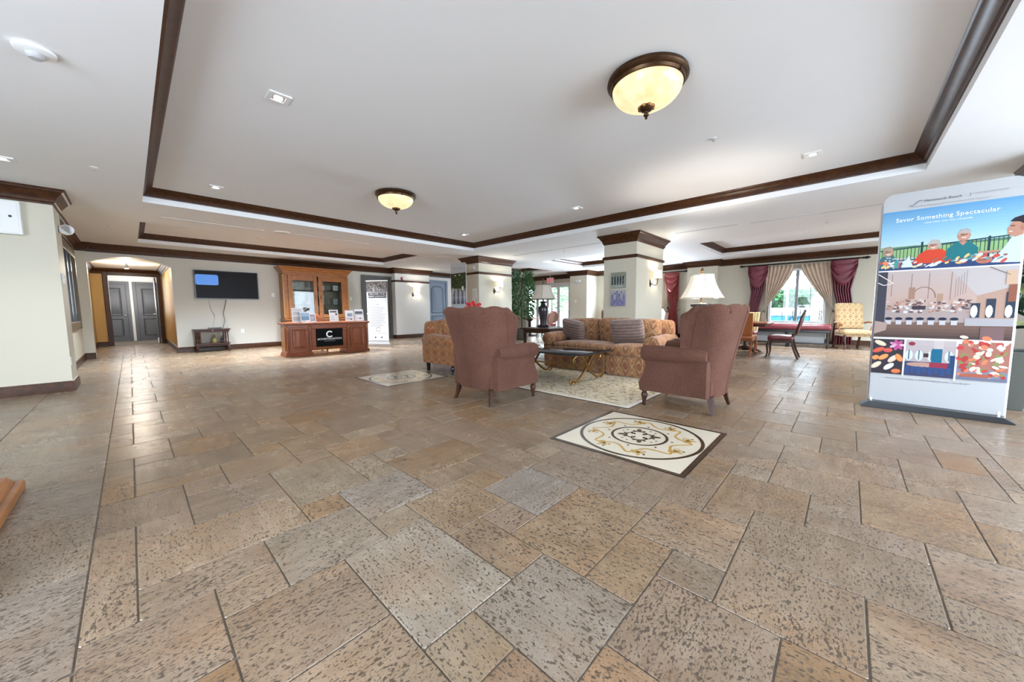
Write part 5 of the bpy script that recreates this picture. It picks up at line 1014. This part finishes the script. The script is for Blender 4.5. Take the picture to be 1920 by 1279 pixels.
def window(name, y0, y1, z0, z1):
    wn = struct(MB().box(14.18, y0, z0, 14.34, y0+.06, z1).box(14.18, y1-.06, z0, 14.34, y1, z1).box(14.18, y0+.06, z1-.06, 14.34, y1-.06, z1).box(14.18, y0+.06, z0, 14.34, y1-.06, z0+.06).build(name, M_frame, bevel=.005))
    MB().box(14.12, y0-.05, z0-.04, 14.3, y1+.05, z0).build('window_sill', M_frame, wn, 30, .006); ym = (y0+y1)/2
    MB().box(14.22, ym-.035, z0+.06, 14.30, ym+.035, z1-.06).build('mullion', M_bar, wn, 30, .004)
    for a, b in ((y0+.06, ym-.035), (ym+.035, y1-.06)): MB().box(14.26, a, z0+.06, 14.266, b, z1-.06).build('pane', M_glass, wn, 0); MB().box(14.255, (a+b)/2-.008, z0+.06, 14.27, (a+b)/2+.008, z1-.06).build('glazing_bar', M_bar, wn, 0)
window('window_2', .5, 1.9, .62, 2.3); window('window_3', 5.1, 7.0, .6, 2.3)
# curtains ------------------------------------------------------------
def curtain_mesh(rows, x, amp, n, name, mat, parent, cols=60, phase=0):
    rings = []
    for z, ya, yb, a_ in rows:
        rings.append([(x-amp*a_*(1+math.sin(2*math.pi*n*k/cols+phase)), ya+(yb-ya)*k/cols, z) for k in range(cols+1)])
    o = MB().loft(rings, False).build(name, mat, parent, 80); md = o.modifiers.new('cloth', 'SOLIDIFY'); md.thickness = .006; return o
def swag(x, ya, yb, z0, drop, parent, mat):
    rings = []
    for i in range(11):
        f = i/10; rings.append([(x-.03-.028*(1+math.sin(f*22+2*math.sin(math.pi*k/24)))-.05*math.sin(math.pi*k/24), ya+(yb-ya)*k/24, z0-drop*f*(.25+.75*math.sin(math.pi*k/24)**.8)) for k in range(25)])
    o = MB().loft(rings, False).build('swag', mat, parent, 80); md = o.modifiers.new('cloth', 'SOLIDIFY'); md.thickness = .008
def drape(lb, ya, yb, yt, mat, nm='drape_panel'):
    t = thing('curtain', lb, 'curtain', (0, 0, 0), 0)
    lo = min(ya, yb); hi = max(ya, yb)
    rows = [(2.43, lo, hi, .6), (2.2, lo, hi, .8), (1.6, lo+.10*(yt > lo+.2), hi-.08, .9), (1.15, lo+(.18 if yt > (lo+hi)/2 else .04), hi-(.04 if yt > (lo+hi)/2 else .18), 1.0), (.98, yt-.14, yt+.14, 1.1), (.8, yt-.17, yt+.17, 1.1), (.03, yt-.22, yt+.22, 1.2)]
    curtain_mesh(rows, 14.12, .035, 7, nm, mat, t, 70); swag(14.06, lo-.01, hi+.01, 2.44, .72, t, mat)
    MB().tube([(14.18, yt+.17, 1.10), (13.98, yt+.1, 1.0), (13.97, yt-.08, .93), (14.16, yt-.2, 1.05)], .012, 8).build('tieback_rope', mat, t); MB().sphere((14.1, yt-.19 if yt < 1 else yt+.19, 1.12), .04, 10).build('tieback_knob', M_iron, t)
    return t
drape('burgundy swagged curtain at the right of the window behind the armchair', -.12, .43, .10, M_drape); drape('burgundy swagged curtain at the left of the window above the dining chairs', 1.95, 2.46, 2.3, M_drape); drape('red swagged curtain showing beside the painted column', 4.66, 5.15, 4.85, M_drape2)
def sheer(lb, ytop0, ytop1, yt):
    t = thing('sheer_curtain', lb, 'curtain'); n = 60; rings = []
    for i in range(13):
        f = i/12; z = 2.42-1.46*f; g = f**1.35
        a0 = ytop0+(yt-.05-ytop0)*g; a1 = ytop1+(yt+.05-ytop1)*g
        rings.append([(14.14-.03*(1-.4*f)*(1+math.sin(2*math.pi*7*k/n)), a0+(a1-a0)*k/n, z) for k in range(n+1)])
    o = MB().loft(rings, False).build('sheer_fabric', M_sheer, t, 80); md = o.modifiers.new('cloth', 'SOLIDIFY'); md.thickness = .004
    curtain_mesh([(.96, yt-.05, yt+.05, .6), (.7, yt-.09, yt+.09, .9), (.1, yt-.12, yt+.12, 1)], 14.15, .02, 4, 'sheer_tail', M_sheer, t, 30)
sheer('beige sheer curtain gathered toward the right side of the window', 1.14, .38, .30); sheer('beige sheer curtain gathered toward the left side of the window', 2.0, 1.26, 2.02); sheer('pale sheer curtain edge beside the red swag', 5.15, 5.8, 5.1)
def rod(lb, y0, y1):
    t = thing('curtain_rod', lb, 'curtain rod', (14.08, (y0+y1)/2, 2.47)); L_ = (y1-y0)/2; MB().tube([(0, -L_, 0), (0, L_, 0)], .02, 10).build('pole', M_iron, t)
    for sg in (-1, 1): MB().lathe((0, 0, 0), [(.02, 0), (.035, .02), (.02, .04), (.045, .08), (.03, .12), (.005, .16)], 12).build('finial', M_iron, t, loc=(0, sg*L_, 0)).rotation_euler = (R(-90*sg), 0, 0); MB().bar((0, sg*(L_-.1), 0), (.17, sg*(L_-.1), 0), .02, .02).build('bracket', M_iron, t)
    for k in range(int(L_*2/.13)): y = -L_+.08+k*.13; MB().tube([(.027*math.cos(a), y, .0+.027*math.sin(a)) for a in [2*math.pi*j/10 for j in range(11)]], .004, 5).build('ring', M_iron, t)
rod('black curtain rod with rings across the window behind the bench', -.22, 2.58); rod('black curtain rod end beside the painted column', 4.5, 7.3)
# ------------------------------------------------------------------ dining group, bench and armchair by the window
def side_chair(lb, loc, rz, mseat, mback, frame, group=None, solid=False, name='dining_chair'):
    t = thing(name, lb, 'chair', loc, rz, group)
    MB().cushion((0, 0, .44), (.47, .45, .09), .035, .02).build('seat', mseat, t); MB().box(-.22, -.21, .35, .22, .21, .40).build('seat_rail', frame, t, 30, .01)
    for sx in (-1, 1):
        MB().tube([(sx*.20, .195, .37), (sx*.215, .215, .26), (sx*.20, .205, .12), (sx*.205, .225, .02), (sx*.205, .235, 0)], [.03, .026, .018, .016, .02], 8).build('leg', frame, t)
        MB().bar((sx*.19, -.20, .40), (sx*.20, -.25, .2), .04, .035, (0, 1, 0)).bar((sx*.20, -.25, .2), (sx*.20, -.325, 0), .036, .032, (0, 1, 0)).build('leg', frame, t, 30)
        if not solid: MB().tube([(sx*.17, -.20, .42), (sx*.19, -.235, .55)], .02, 8).build('back_post', frame, t)
    if solid: MB().loft([[(x*(.22+.02*f), -.19-.13*f+.03*(1-abs(x))-y, .48+.50*f) for x, y in ((-1, 0), (-.5, 0), (0, 0), (.5, 0), (1, 0), (1, .06), (.5, .06), (0, .06), (-.5, .06), (-1, .06))] for f in [k/6 for k in range(7)]]).build('backrest', mback, t, 40, .012)
    else:
        pts = lambda r: [(r*.245*math.cos(a), -.27-.115*(.5+.5*math.sin(a)), .76+r*.245*math.sin(a)) for a in [2*math.pi*k/28 for k in range(29)]]
        fr = MB().tube(pts(1), .021, 8).build('back_frame', frame, t); inner = pts(.92)[:-1]
        MB().loft([[(x, y+.018, z) for x, y, z in inner], [(x, y-.018, z) for x, y, z in inner]]).build('back_pad', mback, fr, 40); MB().sphere((0, -.39, 1.02), .028, 8).build('crest', frame, fr)
    return t
side_chair('dark framed chair with burgundy seat seen in profile by the dining table', (9.84, 1.06, 0), 0, M_burg, M_burg, M_darkwood)
side_chair('orange leather chair with its back turned, partly behind the side-on armchair', (9.62, 1.74, 0), R(-90), M_tan, M_tan, M_cherry, None, True)
side_chair('gold striped back of a chair on the far side of the dining table', (11.15, 1.95, 0), R(90), M_burg, M_goldstripe, M_honey, None, True)
side_chair('dark chair with burgundy seat half hidden behind the dining table', (10.35, 2.62, 0), R(180), M_burg, M_burg, M_darkwood)
t = thing('dining_table', 'square dark wood pedestal table with four chairs by the window', 'table', (10.38, 1.82, 0)); MB().box(-.52, -.50, .71, .52, .50, .75).build('tabletop', M_cherry, t, 30, .012); MB().box(-.47, -.45, .66, .47, .45, .71).build('apron', M_darkwood, t, 30, .006); MB().lathe((0, 0, .06), [(.06, 0), (.10, .05), (.05, .12), (.04, .2), (.07, .32), (.05, .42), (.09, .54), (.16, .6)], 16).build('pedestal', M_darkwood, t)
for k in range(4): a = math.pi/2*k+math.pi/4; MB().tube([(.03*math.cos(a), .03*math.sin(a), .14), (.22*math.cos(a), .22*math.sin(a), .10), (.36*math.cos(a), .36*math.sin(a), .03), (.40*math.cos(a), .40*math.sin(a), .02)], [.04, .035, .025, .02], 8).build('foot', M_darkwood, t)
t = thing('window_bench', 'long burgundy cushioned bench with dark legs under the window', 'bench', (12.75, 1.22, 0))
MB().cushion((0, 0, .56), (.52, 1.86, .16), .06, .02, 10).build('seat_cushion', M_burg, t); MB().box(-.24, -.90, .42, .24, .90, .49).build('seat_rail', M_black, t, 30, .01); MB().box(-.19, -.80, .14, -.16, .80, .42).build('front_panel', flat('bench_grey_panel', (.16, .165, .165), .5), t, 30, .004)
for sx in (-1, 1):
    for y in (-.86, 0, .86): MB().lathe((sx*.2, y, 0), [(.02, 0), (.03, .03), (.022, .1), (.03, .25), (.035, .42)], 10).build('leg', M_black, t)
    MB().bar((sx*.2, -.86, .12), (sx*.2, .86, .12), .03, .03).build('stretcher', M_black, t)
t = thing('open_armchair', 'cream floral high-back armchair with carved wooden arms beside the tall banner', 'armchair', (12.85, -.12, 0), R(112))
MB().cushion((0, .02, .44), (.60, .58, .12), .05, .03).build('seat', M_floral, t); MB().cushion((0, -.27, .86), (.58, .13, .70), .05, .02, 8, Matrix.Rotation(R(12), 3, 'X'), 1).build('backrest', M_floral, t); MB().box(-.29, -.26, .34, .29, .28, .41).build('seat_rail', M_floral, t, 30, .015)
for sx in (-1, 1):
    MB().tube([(sx*.30, -.25, .68), (sx*.33, -.05, .71), (sx*.34, .16, .69), (sx*.34, .24, .65), (sx*.33, .22, .61)], [.02, .024, .024, .028, .015], 8).build('armrest', M_honey, t); MB().tube([(sx*.335, .14, .68), (sx*.33, .08, .58), (sx*.30, .10, .42)], .018, 8).build('arm_support', M_honey, t)
    MB().tube([(sx*.26, .25, .38), (sx*.28, .28, .28), (sx*.25, .26, .12), (sx*.27, .30, .01)], [.035, .032, .02, .024], 8).build('leg', M_darkwood, t); MB().bar((sx*.25, -.24, .38), (sx*.26, -.36, 0), .04, .04).build('leg', M_darkwood, t, 30)
# back seating group near the entrance
t = thing('dining_table', 'distant wooden table by the glass entrance seen past the rear-facing armchair', 'table', (11.6, 9.85, 0)); MB().box(-.55, -.55, .72, .55, .55, .76).build('tabletop', M_cherry, t, 30, .01); MB().lathe((0, 0, 0), [(.3, 0), (.28, .04), (.07, .08), (.06, .6), (.2, .72)], 16).build('pedestal', M_darkwood, t)
side_chair('distant wooden chair at the table by the entrance, nearest the urn lamp', (11.35, 8.9, 0), R(8), M_burg, M_outarm, M_cherry); side_chair('distant wooden chair at the table by the entrance, farther back', (12.5, 9.5, 0), R(95), M_burg, M_outarm, M_cherry)
def club(lb, loc, rz):
    t = thing('club_chair', lb, 'armchair', loc, rz); MB().box(-.35, -.35, .1, .35, .36, .36).build('base', M_chen, t, 30, .03); MB().cushion((0, .05, .42), (.50, .58, .14), .05, .02).build('seat_cushion', M_floral, t); MB().cushion((0, -.30, .70), (.74, .18, .76), .08, .02, 8, None, 1).build('backrest', M_chen, t)
    for sx in (-1, 1):
        MB().cushion((sx*.34, .02, .50), (.14, .66, .30), .06, .0, 6).build('arm', M_tan, t)
        for y in (-.28, .28): MB().lathe((sx*.28, y, 0), [(.02, 0), (.03, .1)], 8).build('leg', M_darkwood, t)
club('orange club chair back showing between the pilaster and painted column', (12.9, 6.9, 0), R(100)); club('orange club chair back showing behind the lit lamp', (12.6, 3.55, 0), R(80))
# ------------------------------------------------------------------ outside
struct(MB().box(-30, -40, -.12, 14.4, -5.15, -.02).box(-40, -5.15, -.12, -4.15, 20, -.02).build('ground_unseen', flat('unseen_paving', (.22, .21, .20), .85, var=.1, bs=2)))  # unseen ground added to cut the light rising from below
struct(MB().box(14.4, -14, -.12, 60, 40, -.02).build('ground_patio', flat('patio_concrete', (.55, .54, .52), .8, var=.06, bs=2)))
t = thing('swimming_pool', 'raised blue tiled pool glimpsed low through the curtained window', 'pool', (22, 2.2, 0)); MB().box(-1.6, -1.0, -.02, 1.6, 5.0, .74).build('tiled_wall', flat('pool_tile', (.05, .25, .50), .3, var=.3, bs=4), t, 0); MB().box(-1.7, -1.1, .74, 1.7, 5.1, .82).build('coping', flat('pool_coping', (.6, .6, .58), .7), t, 30, .02); MB().box(-1.3, -.7, .82, 1.3, 4.7, .83).build('water', flat('pool_water', (.03, .22, .42), .15), t, 0)
t = thing('garden_wall', 'low white garden wall below the hedge outside the window', 'wall', (29, 4, 0)); MB().box(-.1, -12, 0, .1, 14, 1.02).build('wall_panel', M_frame, t, 0); MB().box(-.16, -12, 1.02, .16, 14, 1.10).build('coping', M_frame, t, 0)
t = thing('clipped_hedge', 'green hedge across the back of the terrace outside the window', 'hedge', (31, 4, 0)); MB().box(-.9, -12, 0, .9, 14, 2.0).build('hedge_core', M_leafdark, t, 0)
def hd(k):
    y = rng.uniform(-12, 14); f = rng.random()
    if f < .7: return (-.95+rng.uniform(-.1, .1), y, rng.uniform(.1, 2.05)), (-1, rng.uniform(-1, 1), rng.uniform(-.3, 1))
    return (rng.uniform(-.9, .9), y, 2.03+rng.uniform(-.05, .16)), (rng.uniform(-1, 1), rng.uniform(-1, 1), 1)
leafmesh(5000, hd, .3, flat('hedge_leaf', (.06, .20, .07), .5, var=.5, bs=1.5), 'hedge_leaves', t, .7)
for k, (y, lb) in enumerate(((-.6, 'thin screen enclosure post seen in the right window pane'), (2.0, 'thin screen enclosure post seen in the left window pane'))):
    t = thing('screen_post', lb, 'post', (20, y, -.02)); MB().box(-.04, -.04, 0, .04, .04, 3.4).build('post_shaft', M_bar, t, 30, .005); MB().box(-.07, -.07, 0, .07, .07, .02).build('foot_plate', M_bar, t, 30)
t = thing('screen_beam', 'horizontal screen enclosure beam outside the window', 'beam', (20, 2.2, 3.38)); MB().box(-.05, -4, 0, .05, 4, .12).build('beam_bar', M_frame, t, 30)
t = thing('porch_beam', 'grey porch beam across the top of the view outside the window', 'beam', (17, 2, 2.26)); MB().box(-.12, -9, 0, .12, 8, .4).build('beam_face', flat('porch_soffit', (.30, .30, .31), .7), t, 30); MB().box(-.14, -9, .36, .14, 8, .42).build('beam_cap', M_frame, t, 30)
def bistro(lb, loc, rz):
    t = thing('patio_chair', lb, 'chair', loc, rz); MB().tube([(.22*math.cos(a), .22*math.sin(a), .72) for a in [2*math.pi*k/16 for k in range(17)]], .014, 6).build('seat_ring', M_iron, t); MB().lathe((0, 0, .71), [(.21, 0), (.21, .015)], 16).build('seat', M_iron, t)
    for k in range(4): a = math.pi/2*k+.78; MB().tube([(.18*math.cos(a), .18*math.sin(a), .71), (.26*math.cos(a), .26*math.sin(a), 0)], .013, 6).build('leg', M_iron, t)
    MB().tube([(-.2, -.2, .72), (-.22, -.26, 1.1), (0, -.3, 1.22), (.22, -.26, 1.1), (.2, -.2, .72)], .014, 6).build('back_frame', M_iron, t)
    for k in range(5): MB().tube([(-.13+.065*k, -.21, .74), (-.13+.065*k+.03*(-1)**k, -.25, .95), (-.11+.055*k, -.28, 1.15)], .009, 5).build('back_scroll', M_iron, t)
bistro('black wrought iron patio chair outside the right window pane, nearer the window edge', (16.7, .30, -.02), R(70)); bistro('black wrought iron patio chair outside the window beside its round table', (17.9, 1.5, -.02), R(-60))
t = thing('patio_table', 'round black iron patio table outside the right window pane', 'table', (17.45, .72, -.02)); MB().lathe((0, 0, .98), [(.34, 0), (.35, .01), (.34, .02)], 20).build('tabletop', M_iron, t)
for k in range(3): a = 2.1*k; MB().tube([(.05*math.cos(a), .05*math.sin(a), .98), (.08*math.cos(a), .08*math.sin(a), .5), (.28*math.cos(a), .28*math.sin(a), 0)], .014, 6).build('leg', M_iron, t)
for k, (x, y, h_, lb) in enumerate(((19.5, 13.2, 4.2, 'green tree outside the left part of the glass entrance'), (23.5, 17.6, 4.6, 'green tree outside the glass entrance, farthest left'), (22.5, 11.0, 3.2, 'green shrub outside the right part of the glass entrance'))):
    t = thing('garden_tree', lb, 'tree', (x, y, -.02)); MB().tube([(0, 0, 0), (.05, .03, h_*.4), (0, 0, h_*.8)], [.08, .06, .03], 8).build('trunk', M_darkwood, t)
    def tf(k): a = rng.random()*6.28; z = h_*(.25+.7*rng.random()); r_ = h_*.3*math.sqrt(rng.random()); return (r_*math.cos(a), r_*math.sin(a), z), (math.cos(a), math.sin(a), rng.uniform(-.6, .5))
    leafmesh(480, tf, .28, flat('garden_leaf', (.10, .26, .09), .5, var=.5, bs=3), 'foliage', t, .5)
t = thing('porch_column', 'white porch column outside the glass entrance', 'column', (15.9, 10.35, -.02)); MB().lathe((0, 0, 0), [(.2, 0), (.2, .12), (.14, .16), (.12, 2.7), (.18, 2.78), (.18, 3.02)], 20).build('shaft', M_frame, t)
# ------------------------------------------------------------------ flat lettering becomes plain mesh
bpy.context.view_layer.update(); dg = bpy.context.evaluated_depsgraph_get()
for f_ in FONTS:
    me = bpy.data.meshes.new_from_object(f_.evaluated_get(dg)); o = bpy.data.objects.new('lettering', me); col.objects.link(o); o.parent = f_.parent; o.location = f_.location; o.rotation_euler = f_.rotation_euler
    cu = f_.data; bpy.data.objects.remove(f_); bpy.data.curves.remove(cu)
